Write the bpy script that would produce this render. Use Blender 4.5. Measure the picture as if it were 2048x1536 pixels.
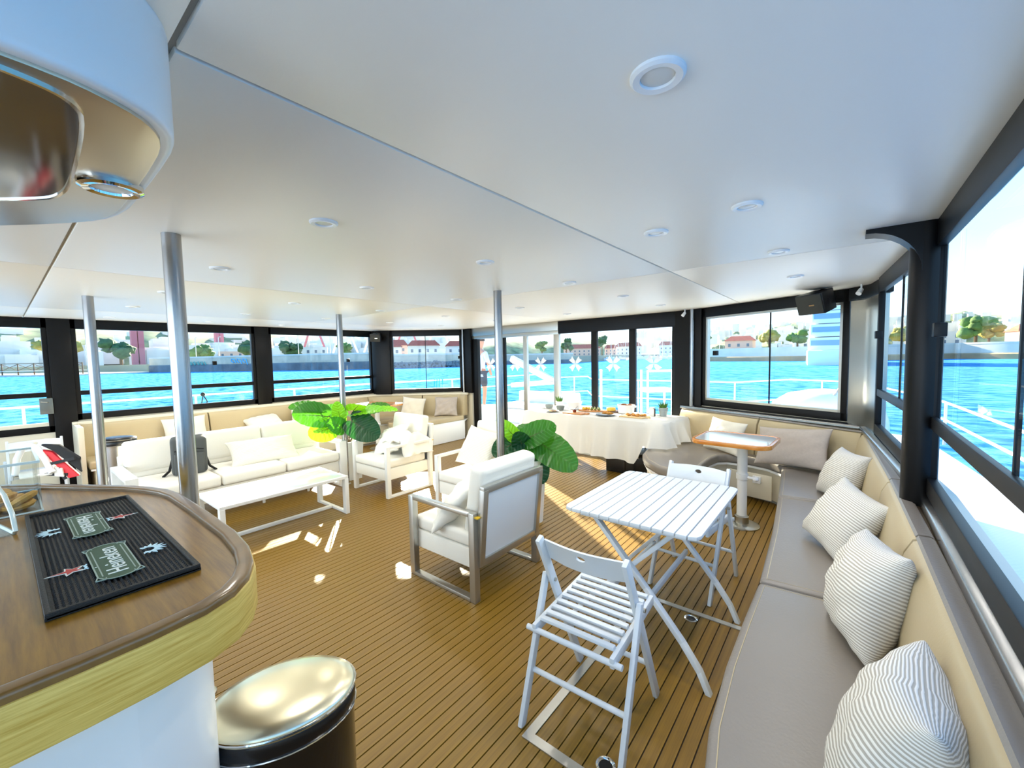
import bpy, bmesh, math, random
from mathutils import Vector, Matrix, Euler
R = math.radians
for o in list(bpy.data.objects): bpy.data.objects.remove(o)
SC = bpy.context.scene
COL = SC.collection

# ------------------------------------------------------------------ camera
def setup_camera():
    f, pitch, roll, yaw = 830.0, R(3.7), R(1.15), R(38.85)
    fw = Vector((-math.sin(yaw)*math.cos(pitch), math.cos(yaw)*math.cos(pitch), -math.sin(pitch)))
    r = Vector((math.cos(yaw), math.sin(yaw), 0)); u = r.cross(fw)
    c, s = math.cos(roll), math.sin(roll)
    r2, u2 = c*r - s*u, c*u + s*r
    cd = bpy.data.cameras.new('camera'); co = bpy.data.objects.new('camera', cd); COL.objects.link(co)
    m = Matrix((r2, u2, -fw)).transposed().to_4x4(); m.translation = Vector((0, 0, 1.6))
    co.matrix_world = m
    cd.sensor_width = 36; cd.lens = f/2048*36; cd.clip_start = .02; cd.clip_end = 4000
    SC.camera = co
setup_camera()

# ------------------------------------------------------------------ light and exposure
SUN_EL = R(20); SUN_AZ = Vector((-.81, .58, 0)).normalized()      # horizontal direction towards the sun
SKY_STRENGTH = 1.5; SUN_STRENGTH = 7.5; FILL_W = 2.9; AFT_W = 45.0
SC.view_settings.view_transform = 'Standard'; SC.view_settings.look = 'None'
SC.view_settings.gamma = 1.0; SC.view_settings.exposure = 2.05
SC.view_settings.use_curve_mapping = False
def setup_light():
    w = bpy.data.worlds.new('sky'); SC.world = w; w.use_nodes = True
    nt = w.node_tree; bg = nt.nodes['Background']
    # clear sky: hazy white at the horizon, deepening blue with height, the same all the way round
    tc = nt.nodes.new('ShaderNodeTexCoord'); sp = nt.nodes.new('ShaderNodeSeparateXYZ'); nt.links.new(tc.outputs['Generated'], sp.inputs[0])
    rp = nt.nodes.new('ShaderNodeValToRGB'); e = rp.color_ramp.elements
    e[0].position = 0; e[0].color = (.36,.40,.42,1); e[1].position = 1; e[1].color = (.05,.14,.34,1)
    for p, c in ((.06,(.30,.38,.43,1)),(.18,(.19,.32,.43,1)),(.5,(.09,.20,.40,1))):
        q = e.new(p); q.color = c
    nt.links.new(sp.outputs[2], rp.inputs[0]); nt.links.new(rp.outputs[0], bg.inputs[0]); bg.inputs[1].default_value = SKY_STRENGTH
    d = Vector((-SUN_AZ.x*math.cos(SUN_EL), -SUN_AZ.y*math.cos(SUN_EL), -math.sin(SUN_EL)))
    l = bpy.data.lights.new('sun', 'SUN'); l.energy = SUN_STRENGTH; l.angle = R(.55); l.color = (1, .88, .66)
    o = bpy.data.objects.new('sun', l); COL.objects.link(o); o.rotation_euler = d.to_track_quat('-Z', 'Y').to_euler()
    # area lamp added at the open after end as fill for the saloon
    a = bpy.data.lights.new('aft_fill', 'AREA'); a.shape = 'RECTANGLE'; a.size = 7.4; a.size_y = 1.9; a.energy = AFT_W
    a.color = (.88, .95, 1.0)
    o = bpy.data.objects.new('aft_fill', a); COL.objects.link(o); o.location = (-3.6, -2.7, 1.1); o.rotation_euler = (R(90), 0, 0)
setup_light()

# ------------------------------------------------------------------ materials
def lin(c):
    return tuple((x/12.92 if x <= .04045 else ((x+.055)/1.055)**2.4) for x in c)
def hx(s):
    s = s.lstrip('#'); return lin([int(s[i:i+2], 16)/255 for i in (0, 2, 4)]) + (1,)
MATS = {}
def mat(name, col, rough=.5, metal=0, spec=.5, bump=0, bscale=40, var=0, vscale=6, coat=0, trans=0, stretch=None, detail=3, alpha=1):
    """procedural principled material; var mixes a darker noise, bump adds fine relief"""
    if name in MATS: return MATS[name]
    m = bpy.data.materials.new(name); m.use_nodes = True; nt = m.node_tree; N = nt.nodes; L = nt.links
    b = N['Principled BSDF']; c = hx(col) if isinstance(col, str) else tuple(col)+((1,) if len(col) == 3 else ())
    b.inputs['Base Color'].default_value = c; b.inputs['Roughness'].default_value = rough
    b.inputs['Metallic'].default_value = metal; b.inputs['Specular IOR Level'].default_value = spec
    b.inputs['Coat Weight'].default_value = coat; b.inputs['Coat Roughness'].default_value = .08
    if trans: b.inputs['Transmission Weight'].default_value = trans
    b.inputs['Alpha'].default_value = alpha
    if var or bump:
        tc = N.new('ShaderNodeTexCoord'); mp = N.new('ShaderNodeMapping'); L.new(tc.outputs['Object'], mp.inputs[0])
        if stretch: mp.inputs['Scale'].default_value = stretch
        if var:
            n = N.new('ShaderNodeTexNoise'); n.inputs['Scale'].default_value = vscale; n.inputs['Detail'].default_value = detail
            L.new(mp.outputs[0], n.inputs['Vector'])
            rp = N.new('ShaderNodeValToRGB'); rp.color_ramp.elements[0].position = .3; rp.color_ramp.elements[1].position = .7
            rp.color_ramp.elements[0].color = tuple(x*(1-var) for x in c[:3])+(1,)
            rp.color_ramp.elements[1].color = tuple(min(1, x*(1+var*.6)) for x in c[:3])+(1,)
            L.new(n.outputs[0], rp.inputs[0]); L.new(rp.outputs[0], b.inputs['Base Color'])
        if bump:
            n2 = N.new('ShaderNodeTexNoise'); n2.inputs['Scale'].default_value = bscale; n2.inputs['Detail'].default_value = 4
            L.new(mp.outputs[0], n2.inputs['Vector'])
            bp = N.new('ShaderNodeBump'); bp.inputs['Strength'].default_value = bump; bp.inputs['Distance'].default_value = .01
            L.new(n2.outputs[0], bp.inputs['Height']); L.new(bp.outputs[0], b.inputs['Normal'])
    MATS[name] = m; return m
def glass_mat(name, tint, f0=.03, f1=.35):
    """thin clear sheet: see-through with a mild mirror that grows towards grazing angles"""
    if name in MATS: return MATS[name]
    m = bpy.data.materials.new(name); m.use_nodes = True; nt = m.node_tree; N = nt.nodes; L = nt.links
    out = N['Material Output']; N.remove(N['Principled BSDF'])
    t = N.new('ShaderNodeBsdfTransparent'); t.inputs[0].default_value = tuple(tint)+(1,)
    g = N.new('ShaderNodeBsdfGlossy'); g.inputs['Roughness'].default_value = .0
    lw = N.new('ShaderNodeLayerWeight'); lw.inputs[0].default_value = .5
    pw = N.new('ShaderNodeMath'); pw.operation = 'POWER'; L.new(lw.outputs['Facing'], pw.inputs[0]); pw.inputs[1].default_value = 5
    ma = N.new('ShaderNodeMath'); ma.operation = 'MULTIPLY_ADD'; L.new(pw.outputs[0], ma.inputs[0]); ma.inputs[1].default_value = f1; ma.inputs[2].default_value = f0
    mx = N.new('ShaderNodeMixShader'); L.new(ma.outputs[0], mx.inputs[0]); L.new(t.outputs[0], mx.inputs[1]); L.new(g.outputs[0], mx.inputs[2])
    L.new(mx.outputs[0], out.inputs[0]); MATS[name] = m; return m
def stripe_mat(name, c1, c2, scale, rough=.9):
    m = bpy.data.materials.new(name); m.use_nodes = True; nt = m.node_tree; N = nt.nodes; L = nt.links; b = N['Principled BSDF']
    tc = N.new('ShaderNodeTexCoord'); w = N.new('ShaderNodeTexWave'); w.wave_type = 'BANDS'; w.bands_direction = 'Y'
    w.inputs['Scale'].default_value = scale; w.inputs['Distortion'].default_value = .25; w.inputs['Detail'].default_value = 1
    L.new(tc.outputs['UV'], w.inputs['Vector'])
    rp = N.new('ShaderNodeValToRGB'); rp.color_ramp.elements[0].color = hx(c1); rp.color_ramp.elements[1].color = hx(c2)
    rp.color_ramp.elements[0].position = .35; rp.color_ramp.elements[1].position = .65
    L.new(w.outputs[0], rp.inputs[0]); L.new(rp.outputs[0], b.inputs['Base Color'])
    bp = N.new('ShaderNodeBump'); bp.inputs['Strength'].default_value = .25; bp.inputs['Distance'].default_value = .004
    L.new(w.outputs[0], bp.inputs['Height']); L.new(bp.outputs[0], b.inputs['Normal'])
    b.inputs['Roughness'].default_value = rough; MATS[name] = m; return m
def leaf_mat(name, col, tcol):
    """leaf with paler side veins fanning out from the midrib; leaf runs along local Y"""
    m = bpy.data.materials.new(name); m.use_nodes = True; nt = m.node_tree; N = nt.nodes; L = nt.links
    out = N['Material Output']; b = N['Principled BSDF']; b.inputs['Roughness'].default_value = .3
    tc = N.new('ShaderNodeTexCoord'); sx = N.new('ShaderNodeSeparateXYZ'); L.new(tc.outputs['Object'], sx.inputs[0])
    ab = N.new('ShaderNodeMath'); ab.operation = 'ABSOLUTE'; L.new(sx.outputs[0], ab.inputs[0])
    ma = N.new('ShaderNodeMath'); ma.operation = 'MULTIPLY_ADD'; L.new(ab.outputs[0], ma.inputs[0]); ma.inputs[1].default_value = -.75; L.new(sx.outputs[1], ma.inputs[2])
    mu = N.new('ShaderNodeMath'); mu.operation = 'MULTIPLY'; L.new(ma.outputs[0], mu.inputs[0]); mu.inputs[1].default_value = 170
    si = N.new('ShaderNodeMath'); si.operation = 'SINE'; L.new(mu.outputs[0], si.inputs[0])
    rp = N.new('ShaderNodeValToRGB'); e = rp.color_ramp.elements; c = hx(col); e[0].position = .55; e[1].position = .98
    e[0].color = c; e[1].color = tuple(min(1, x*1.7+.03) for x in c[:3])+(1,)
    L.new(si.outputs[0], rp.inputs[0]); L.new(rp.outputs[0], b.inputs['Base Color'])
    t = N.new('ShaderNodeBsdfTranslucent'); t.inputs[0].default_value = hx(tcol)
    mx = N.new('ShaderNodeMixShader'); mx.inputs[0].default_value = .36
    L.new(b.outputs[0], mx.inputs[1]); L.new(t.outputs[0], mx.inputs[2]); L.new(mx.outputs[0], out.inputs[0])
    MATS[name] = m; return m
def cloth_mat(name, col, tr=.35):
    m = bpy.data.materials.new(name); m.use_nodes = True; nt = m.node_tree; N = nt.nodes; L = nt.links
    out = N['Material Output']; b = N['Principled BSDF']; b.inputs['Base Color'].default_value = hx(col); b.inputs['Roughness'].default_value = .9
    t = N.new('ShaderNodeBsdfTranslucent'); t.inputs[0].default_value = hx(col)
    mx = N.new('ShaderNodeMixShader'); mx.inputs[0].default_value = tr
    L.new(b.outputs[0], mx.inputs[1]); L.new(t.outputs[0], mx.inputs[2]); L.new(mx.outputs[0], out.inputs[0])
    MATS[name] = m; return m
def wood_mat(name, c1, c2, rough, scale=(1, 14, 14), coat=0, ns=3.0):
    m = bpy.data.materials.new(name); m.use_nodes = True; nt = m.node_tree; N = nt.nodes; L = nt.links; b = N['Principled BSDF']
    tc = N.new('ShaderNodeTexCoord'); mp = N.new('ShaderNodeMapping'); mp.inputs['Scale'].default_value = scale
    L.new(tc.outputs['Object'], mp.inputs[0]); n = N.new('ShaderNodeTexNoise'); n.inputs['Scale'].default_value = ns; n.inputs['Detail'].default_value = 6
    n.inputs['Roughness'].default_value = .65; L.new(mp.outputs[0], n.inputs['Vector'])
    rp = N.new('ShaderNodeValToRGB'); rp.color_ramp.elements[0].color = hx(c1); rp.color_ramp.elements[1].color = hx(c2)
    rp.color_ramp.elements[0].position = .32; rp.color_ramp.elements[1].position = .68
    L.new(n.outputs[0], rp.inputs[0]); L.new(rp.outputs[0], b.inputs['Base Color'])
    b.inputs['Roughness'].default_value = rough; b.inputs['Coat Weight'].default_value = coat; b.inputs['Coat Roughness'].default_value = .12
    MATS[name] = m; return m

M_WHITE = mat('white_gelcoat', '#F0F1F0', .3, spec=.5)
M_CEIL = mat('ceiling_panel', '#F6F3EA', .4, bump=.03, bscale=120)
M_SEAM = mat('ceiling_joint', '#A8A59C', .8)
M_BLACK = mat('black_powder_coat', '#050506', .42, spec=.25)
M_STEEL = mat('brushed_steel', '#A2A2A2', .24, metal=1, bump=.04, bscale=60, stretch=(1, 1, .05))
M_STEEL2 = mat('satin_steel', '#B9B7AE', .33, metal=1)
M_CHROME = mat('chrome', '#DCDDDD', .06, metal=1)
M_ALU = mat('white_aluminium', '#E6E6E2', .35)
M_ALUG = mat('silver_aluminium', '#BDBDB8', .3, metal=.85)
M_PLANK = wood_mat('teak_plank', '#6C4E0E', '#8E6C1A', .4, scale=(10, 1.2, 10), ns=6)
M_CAULK = mat('caulk', '#1E130A', .7)
M_VINYL = mat('taupe_vinyl', '#857E76', .36, bump=.1, bscale=90, var=.04, vscale=2)
M_VINYLB = mat('beige_vinyl', '#BBAA86', .42, bump=.08, bscale=90, var=.03, vscale=2)
M_CREAM = mat('cream_gelcoat', '#DDD5BF', .35)
M_FAB = mat('white_fabric', '#EDEAE0', .9, bump=.12, bscale=160)
M_SLING = mat('sling_mesh', '#D9DEE3', .7, bump=.1, bscale=300)
M_PAINT = mat('white_paint', '#D3D9DD', .4, bump=.03, bscale=60)
M_CUSH = mat('plain_cushion', '#E3DCCB', .95, bump=.15, bscale=180)
M_CUSHG = mat('taupe_cushion', '#B9ADA2', .95, bump=.2, bscale=220, var=.05, vscale=40)
M_STRIPE = stripe_mat('ticking_stripe', '#B4AEA2', '#EBE8E0', 36)
M_STRIPE2 = stripe_mat('pale_stripe', '#E1DBCB', '#F2EEE2', 30)
M_LEAF1 = leaf_mat('leaf_green', '#226418', '#5FB81A'); M_LEAF2 = leaf_mat('leaf_sun_glow', '#6FB62A', '#A8F01E'); M_LEAF3 = leaf_mat('leaf_shade', '#0D3A26', '#1E6A1A')  # lime and dark leaves carry sun glow and shade in their colour
M_STEM = mat('stem', '#5A4A2A', .7); M_SOIL = mat('soil', '#2A1C12', .9)
M_POT = mat('white_planter', '#EDEDEA', .4)
M_CLOTH = cloth_mat('table_linen', '#F0EEE8')
M_GLASS = glass_mat('window_glass', (.965, .985, .99), .02, .22)
M_ACRYL = glass_mat('acrylic', (.95, .97, .97), .05, .6)
M_FROST = mat('frosted_film', '#F4F6F8', .7, alpha=.8)
M_TOPG = mat('frosted_table_glass', '#D8E6DC', .12, spec=.7, coat=.6)
M_COUNTER = wood_mat('counter_veneer', '#6C4A10', '#987022', .3, scale=(1.2, 16, 10), coat=.22, ns=4)
M_APRON = wood_mat('light_oak', '#B8963E', '#DEC26C', .5, scale=(2.5, 2.5, 55), ns=3)
M_TEAKV = wood_mat('varnished_teak', '#C9772A', '#E39A44', .25, scale=(2, 12, 12), coat=.6)
M_RUBBER = mat('black_rubber', '#060709', .5, bump=.3, bscale=300)
M_PGREEN = mat('print_green', '#1F4A30', .5); M_PWHITE = mat('print_white', '#DCE6E4', .5); M_PRED = mat('print_red', '#B5322C', .5); M_PSILV = mat('print_silver', '#8FA39A', .5); M_PBLUE = mat('print_pale_blue', '#BFE3F2', .5)
M_DARK = mat('dark_plastic', '#101114', .25); M_SMOKE = mat('smoked_panel', '#2A2C30', .08, spec=.7, coat=.4)
M_BAG = mat('grey_nylon', '#4E5150', .75, bump=.2, bscale=200); M_RED = mat('red_nylon', '#D3141E', .6); M_BLKN = mat('black_nylon', '#141415', .7)
M_LENS = mat('lamp_lens', '#DADBD6', .25, spec=.6)

# ------------------------------------------------------------------ mesh building
class MB:
    def __init__(s): s.v = []; s.f = []
    def add(s, vs, fs):
        n = len(s.v); s.v += [tuple(v) for v in vs]; s.f += [tuple(n+i for i in f) for f in fs]; return s
    def box(s, x0, x1, y0, y1, z0, z1):
        return s.add([(x0,y0,z0),(x1,y0,z0),(x1,y1,z0),(x0,y1,z0),(x0,y0,z1),(x1,y0,z1),(x1,y1,z1),(x0,y1,z1)],
                     [(0,3,2,1),(4,5,6,7),(0,1,5,4),(1,2,6,5),(2,3,7,6),(3,0,4,7)])
    def bar(s, p0, p1, w, h, up=(0, 0, 1)):
        p0, p1 = Vector(p0), Vector(p1); d = (p1-p0).normalized(); up = Vector(up)
        if abs(d.dot(up)) > .99: up = Vector((0, 1, 0)) if abs(d.y) < .9 else Vector((1, 0, 0))
        a = d.cross(up).normalized(); b = a.cross(d).normalized(); vs = []
        for p in (p0, p1):
            for i, j in ((-1,-1),(1,-1),(1,1),(-1,1)): vs.append(p+a*i*w/2+b*j*h/2)
        return s.add(vs, [(0,1,2,3)[::-1],(4,5,6,7),(0,1,5,4),(1,2,6,5),(2,3,7,6),(3,0,4,7)])
    def wallbox(s, A, B, z0, z1, t0, t1):
        A, B = Vector((*A, 0)), Vector((*B, 0)); e = (B-A).normalized(); n = Vector((e.y, -e.x, 0)); vs = []
        for z in (z0, z1):
            for p, t in ((A,t0),(B,t0),(B,t1),(A,t1)): q = p+n*t; vs.append((q.x, q.y, z))
        return s.add(vs, [(0,1,2,3),(7,6,5,4),(0,4,5,1),(1,5,6,2),(2,6,7,3),(3,7,4,0)])
    def cyl(s, p0, p1, r, n=16, r2=None):
        p0, p1 = Vector(p0), Vector(p1); r2 = r if r2 is None else r2; d = (p1-p0).normalized()
        a = d.orthogonal().normalized(); b = d.cross(a); vs = []
        for p, q in ((p0, r), (p1, r2)):
            for i in range(n):
                t = 2*math.pi*i/n; vs.append(p+(a*math.cos(t)+b*math.sin(t))*q)
        fs = [(i, (i+1) % n, n+(i+1) % n, n+i) for i in range(n)] + [tuple(range(n))[::-1], tuple(range(n, 2*n))]
        return s.add(vs, fs)
    def tube(s, path, r, n=10, closed=False):
        P = [Vector(p) for p in path]; m = len(P); vs = []; a = None
        for i in range(m):
            d = (P[(i+1) % m]-P[i-1]) if closed else (P[min(i+1, m-1)]-P[max(i-1, 0)])
            d.normalize()
            a = (a - d*a.dot(d)).normalized() if a else d.orthogonal().normalized()
            b = d.cross(a); rr = r[i] if isinstance(r, (list, tuple)) else r
            for k in range(n):
                t = 2*math.pi*k/n; vs.append(P[i]+(a*math.cos(t)+b*math.sin(t))*rr)
        fs = []
        for i in range(m if closed else m-1):
            j = (i+1) % m
            for k in range(n): fs.append((i*n+k, i*n+(k+1) % n, j*n+(k+1) % n, j*n+k))
        if not closed: fs += [tuple(range(n))[::-1], tuple(range((m-1)*n, m*n))]
        return s.add(vs, fs)
    def lathe(s, prof, c=(0, 0, 0), n=24, sx=1, sy=1):
        vs = []; fs = []; m = len(prof)
        for r, z in prof:
            for k in range(n):
                t = 2*math.pi*k/n; vs.append((c[0]+r*sx*math.cos(t), c[1]+r*sy*math.sin(t), c[2]+z))
        for i in range(m-1):
            for k in range(n): fs.append((i*n+k, i*n+(k+1) % n, (i+1)*n+(k+1) % n, (i+1)*n+k))
        fs += [tuple(range(n))[::-1], tuple(range((m-1)*n, m*n))]
        return s.add(vs, fs)
    def prism(s, poly, z0, z1):
        n = len(poly); vs = [(x, y, z0) for x, y in poly]+[(x, y, z1) for x, y in poly]
        return s.add(vs, [tuple(range(n))[::-1], tuple(range(n, 2*n))]+[(i, (i+1) % n, n+(i+1) % n, n+i) for i in range(n)])
    def sweep(s, path, sec):
        """section (t outward, z) carried along a plan path with mitred corners; outward is to the right of travel"""
        P = [Vector(p) for p in path]; m = len(P); k = len(sec); vs = []; fs = []
        for i in range(m):
            e0 = (P[i]-P[i-1]).normalized() if i > 0 else (P[1]-P[0]).normalized()
            e1 = (P[i+1]-P[i]).normalized() if i < m-1 else e0
            n0 = Vector((e0.y, -e0.x)); n1 = Vector((e1.y, -e1.x)); nn = (n0+n1).normalized(); nn /= max(.3, nn.dot(n0))
            for t, z in sec: q = P[i]+nn*t; vs.append((q.x, q.y, z))
        for i in range(m-1):
            for j in range(k): fs.append((i*k+j, (i+1)*k+j, (i+1)*k+(j+1) % k, i*k+(j+1) % k))
        fs += [tuple(range(k)), tuple(range((m-1)*k, m*k))[::-1]]
        return s.add(vs, fs)
    def ball(s, c, r, n=12, m=8, sc=(1, 1, 1)):
        vs = [(c[0], c[1], c[2]-r*sc[2])]; fs = []
        for i in range(1, m):
            t = math.pi*i/m
            for k in range(n):
                p = 2*math.pi*k/n; vs.append((c[0]+r*sc[0]*math.sin(t)*math.cos(p), c[1]+r*sc[1]*math.sin(t)*math.sin(p), c[2]-r*sc[2]*math.cos(t)))
        vs.append((c[0], c[1], c[2]+r*sc[2])); L_ = len(vs)-1
        for k in range(n): fs.append((0, 1+(k+1) % n, 1+k)); fs.append((L_, 1+(m-2)*n+k, 1+(m-2)*n+(k+1) % n))
        for i in range(m-2):
            for k in range(n): a = 1+i*n; fs.append((a+k, a+(k+1) % n, a+n+(k+1) % n, a+n+k))
        return s.add(vs, fs)
    def tf(s, M): s.v = [tuple(M @ Vector(v)) for v in s.v]; return s
def wm(o):
    m = o.matrix_basis.copy()
    while o.parent: o = o.parent; m = o.matrix_basis @ m
    return m
def mk(name, mb, m, parent=None, bevel=0, seg=2, world=True, sharp=.65, loc=None, rot=None, fix=True):
    bm = bmesh.new(); vs = [bm.verts.new(v) for v in mb.v]
    for f in mb.f:
        try: bm.faces.new([vs[i] for i in f])
        except ValueError: pass
    if fix: bmesh.ops.recalc_face_normals(bm, faces=bm.faces[:])
    if bevel:
        ed = [e for e in bm.edges if len(e.link_faces) == 2 and e.calc_face_angle(0) > .6]
        bmesh.ops.bevel(bm, geom=ed, offset=bevel, segments=seg, profile=.6, affect='EDGES', clamp_overlap=True)
    for f in bm.faces: f.smooth = True
    for e in bm.edges:
        if len(e.link_faces) == 2 and e.calc_face_angle(0) > sharp: e.smooth = False
    if parent is not None and world:
        bmesh.ops.transform(bm, matrix=wm(parent).inverted(), verts=bm.verts[:])
    me = bpy.data.meshes.new(name); bm.to_mesh(me); bm.free(); me.materials.append(m)
    o = bpy.data.objects.new(name, me); COL.objects.link(o)
    if parent is not None: o.parent = parent
    if loc: o.location = loc
    if rot: o.rotation_euler = rot
    return o
def tag(o, label, cat, group=None):
    o['label'] = label; o['category'] = cat
    if group: o['group'] = group
    return o
def thing(name, label, cat, loc=(0, 0, 0), rz=0, group=None):
    o = bpy.data.objects.new(name, None); COL.objects.link(o); o.empty_display_size = .1
    o.location = loc; o.rotation_euler = (0, 0, rz); return tag(o, label, cat, group)
def struct(o): o['kind'] = 'structure'; return o
def sempty(name, loc=(0, 0, 0)):
    o = bpy.data.objects.new(name, None); COL.objects.link(o); o.location = loc; return struct(o)
def stuff(o): o['kind'] = 'stuff'; return o
def dup(root, loc, rz, label, group=None):
    def rec(o, par):
        c = o.copy(); COL.objects.link(c)
        if par is not None: c.parent = par
        for ch in o.children: rec(ch, c)
        return c
    r = rec(root, None); r.location = loc; r.rotation_euler = (0, 0, rz); r['label'] = label
    if group: r['group'] = group
    return r
def inst(o, parent, loc=None, rot=None):
    c = o.copy(); COL.objects.link(c); c.parent = parent
    if loc is not None: c.location = loc
    if rot is not None: c.rotation_euler = rot
    return c
def clip(poly, axis, val, keep_less):
    out = []; n = len(poly)
    ins = (lambda p: p[axis] <= val) if keep_less else (lambda p: p[axis] >= val)
    for i in range(n):
        a, b = poly[i], poly[(i+1) % n]; ia, ib = ins(a), ins(b)
        if ia: out.append(a)
        if ia != ib:
            t = (val-a[axis])/(b[axis]-a[axis]); out.append((a[0]+(b[0]-a[0])*t, a[1]+(b[1]-a[1])*t))
    return out
def arc(cx, cy, r, a0, a1, n=8):
    return [(cx+r*math.cos(R(a0+(a1-a0)*i/n)), cy+r*math.sin(R(a0+(a1-a0)*i/n))) for i in range(n+1)]
RND = random.Random(7)

# ================================================================== THE ROOM
C_Z = 2.18
OUT = [(.42,-3),(.42,2.75),(.25,5.05),(-1.5,5.87),(-1.8,5.95),(-5.78,6.05),(-6.1,6.08),(-7.4,4.95),(-7.6,4.75),(-7.6,-3)]
def front_y(x):
    ys = []
    for i in range(len(OUT)):
        a, b = OUT[i], OUT[(i+1) % len(OUT)]
        if (a[0]-x)*(b[0]-x) <= 0 and a[0] != b[0]: ys.append(a[1]+(b[1]-a[1])*(x-a[0])/(b[0]-a[0]))
    return max(ys) if ys else 0
def build_floor():
    fl = struct(mk('floor', MB().prism(OUT, -.06, -.004), M_CAULK))
    pm = None; x = -1.544 - .05576*108
    while x < .40:
        x1 = x+.05576; y1 = min(front_y(max(-7.59, min(.41, x))), front_y(max(-7.59, min(.41, x1))))
        if pm is None:
            pm = mk('plank', MB().box(-.0250, .0250, 0, 1, -.004, .004), M_PLANK, fl, world=False); p = pm
        else: p = inst(pm, fl)
        p.location = (x+.0279, -3, 0); p.scale = (1, y1+3, 1); x = x1
build_floor()
def build_ceiling():
    ce = struct(mk('ceiling', MB().prism(OUT, C_Z+.012, C_Z+.07), M_SEAM))
    xs = [-7.6, -6.25, -3.625, -.985, .42]; ys = [-3, .24, 3.03, 6.1]; g = .006
    for i in range(4):
        for j in range(3):
            p = clip(clip(clip(clip(OUT, 0, xs[i]+g, False), 0, xs[i+1]-g, True), 1, ys[j]+g, False), 1, ys[j+1]-g, True)
            if len(p) > 2: mk('panel', MB().prism(p, C_Z, C_Z+.016), M_CEIL, ce, bevel=.004)
    ro = [(.5,-3.1),(.5,2.8),(.34,5.2),(-1.4,6.15),(-1.8,6.3),(-5.8,6.4),(-6.25,6.38),(-7.7,5.1),(-7.95,4.8),(-7.95,-3.1)]
    struct(mk('roof', MB().prism(ro, C_Z+.075, C_Z+.2), M_WHITE, bevel=.03))
    struct(mk('sun_block_slab', MB().prism([(.3,5.35),(.25,6.6),(-1.2,7.5),(-6.3,7.6),(-6.3,6.42),(-5.8,6.42),(-1.8,6.32),(-1.4,6.17)], C_Z+.08, C_Z+.16), M_WHITE, bevel=.02))  # added overhang, out of view, shaped to block sun from the right floor
build_ceiling()

# ---- walls below the windows, posts and trims
def wall(name, path): return struct(mk(name, MB().sweep(path, [(0, 0), (0, .92), (.07, .92), (.07, 0)]), M_CREAM))
wall('wall_right', [(.35,-3),(.345,2.75),(.17,5.0)]); wall('wall_front_right', [(.168,5.01),(-1.48,5.77),(-1.79,5.86)])
wall('wall_front_left', [(-5.84,5.97),(-6.07,5.98),(-7.38,4.88)]); wall('wall_left', [(-7.42,4.86),(-7.5,4.8),(-7.5,-3)])
def trim(n, mb, m, bevel=.006): return struct(mk('trim_%d' % n, mb, m, bevel=bevel))
trim(1, MB().sweep([(.355,-3),(.345,2.78),(.165,5.0),(-1.72,5.84)], [(-.06,.865),(-.055,.9),(-.03,.912),(-.006,.918),(-.006,.865)]), M_STEEL)
trim(2, MB().sweep([(-5.9,5.93),(-6.1,5.94),(-7.42,4.83),(-7.46,4.75),(-7.46,.55)], [(-.05,.865),(-.045,.9),(-.01,.91),(-.005,.865)]), M_CREAM)
# right side: round black post with its arched knee, steel corner casing
pb = MB().cyl((.285,2.74,.86),(.285,2.74,C_Z),.065,20); pb.wallbox((.345,2.71),(.34,2.86),.86,C_Z,-.03,.0)
trim(3, pb, M_BLACK)
kn = [(.30,C_Z),(.06,C_Z)]+[(.06+.20*math.sin(R(a))*1.0, C_Z-.02-.2*(1-math.cos(R(a)))) for a in range(0,91,10)]+[(.30,C_Z-.24)]
kb = MB(); kb.add([(x,2.68,z) for x,z in kn]+[(x,2.80,z) for x,z in kn], [tuple(range(len(kn))), tuple(range(len(kn),2*len(kn)))[::-1]]+[(i,(i+1)%len(kn),len(kn)+(i+1)%len(kn),len(kn)+i) for i in range(len(kn))])
trim(4, kb, M_BLACK, 0)
trim(5, MB().sweep([(.215,4.52),(.17,4.86),(.13,4.95),(.03,5.06)], [(-.012,.9),(-.012,C_Z-.12),(.05,C_Z-.12),(.05,.9)]), M_STEEL2)
trim(6, MB().sweep([(.225,4.5),(.17,4.88),(.02,5.07)], [(-.02,C_Z-.12),(-.02,C_Z),(.06,C_Z),(.06,C_Z-.12)]), M_BLACK)
# front: black post beside the doors, slim steel post, left jamb and corner
trim(7, MB().wallbox((-1.46,5.755),(-1.83,5.875),.0,C_Z,-.02,.07), M_BLACK)
trim(8, MB().cyl((-1.585,5.76,.88),(-1.585,5.76,C_Z),.028,14), M_STEEL, 0)
trim(9, MB().wallbox((-5.8,5.94),(-6.09,5.96),.9,C_Z,-.02,.07), M_BLACK)
trim(10, MB().sweep([(-7.14,4.99),(-7.36,4.82),(-7.47,4.80)], [(-.02,.9),(-.02,C_Z),(.08,C_Z),(.08,.9)]), M_BLACK)
trim(11, MB().wallbox((-7.5,2.87),(-7.5,2.66),.9,C_Z,-.03,.07), M_BLACK)
trim(12, MB().wallbox((-7.5,.61),(-7.5,.41),.0,C_Z,-.03,.07), M_BLACK)
trim(13, MB().cyl((-6.02,5.92,.88),(-6.02,5.92,C_Z),.022,12), M_STEEL, 0)

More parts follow.
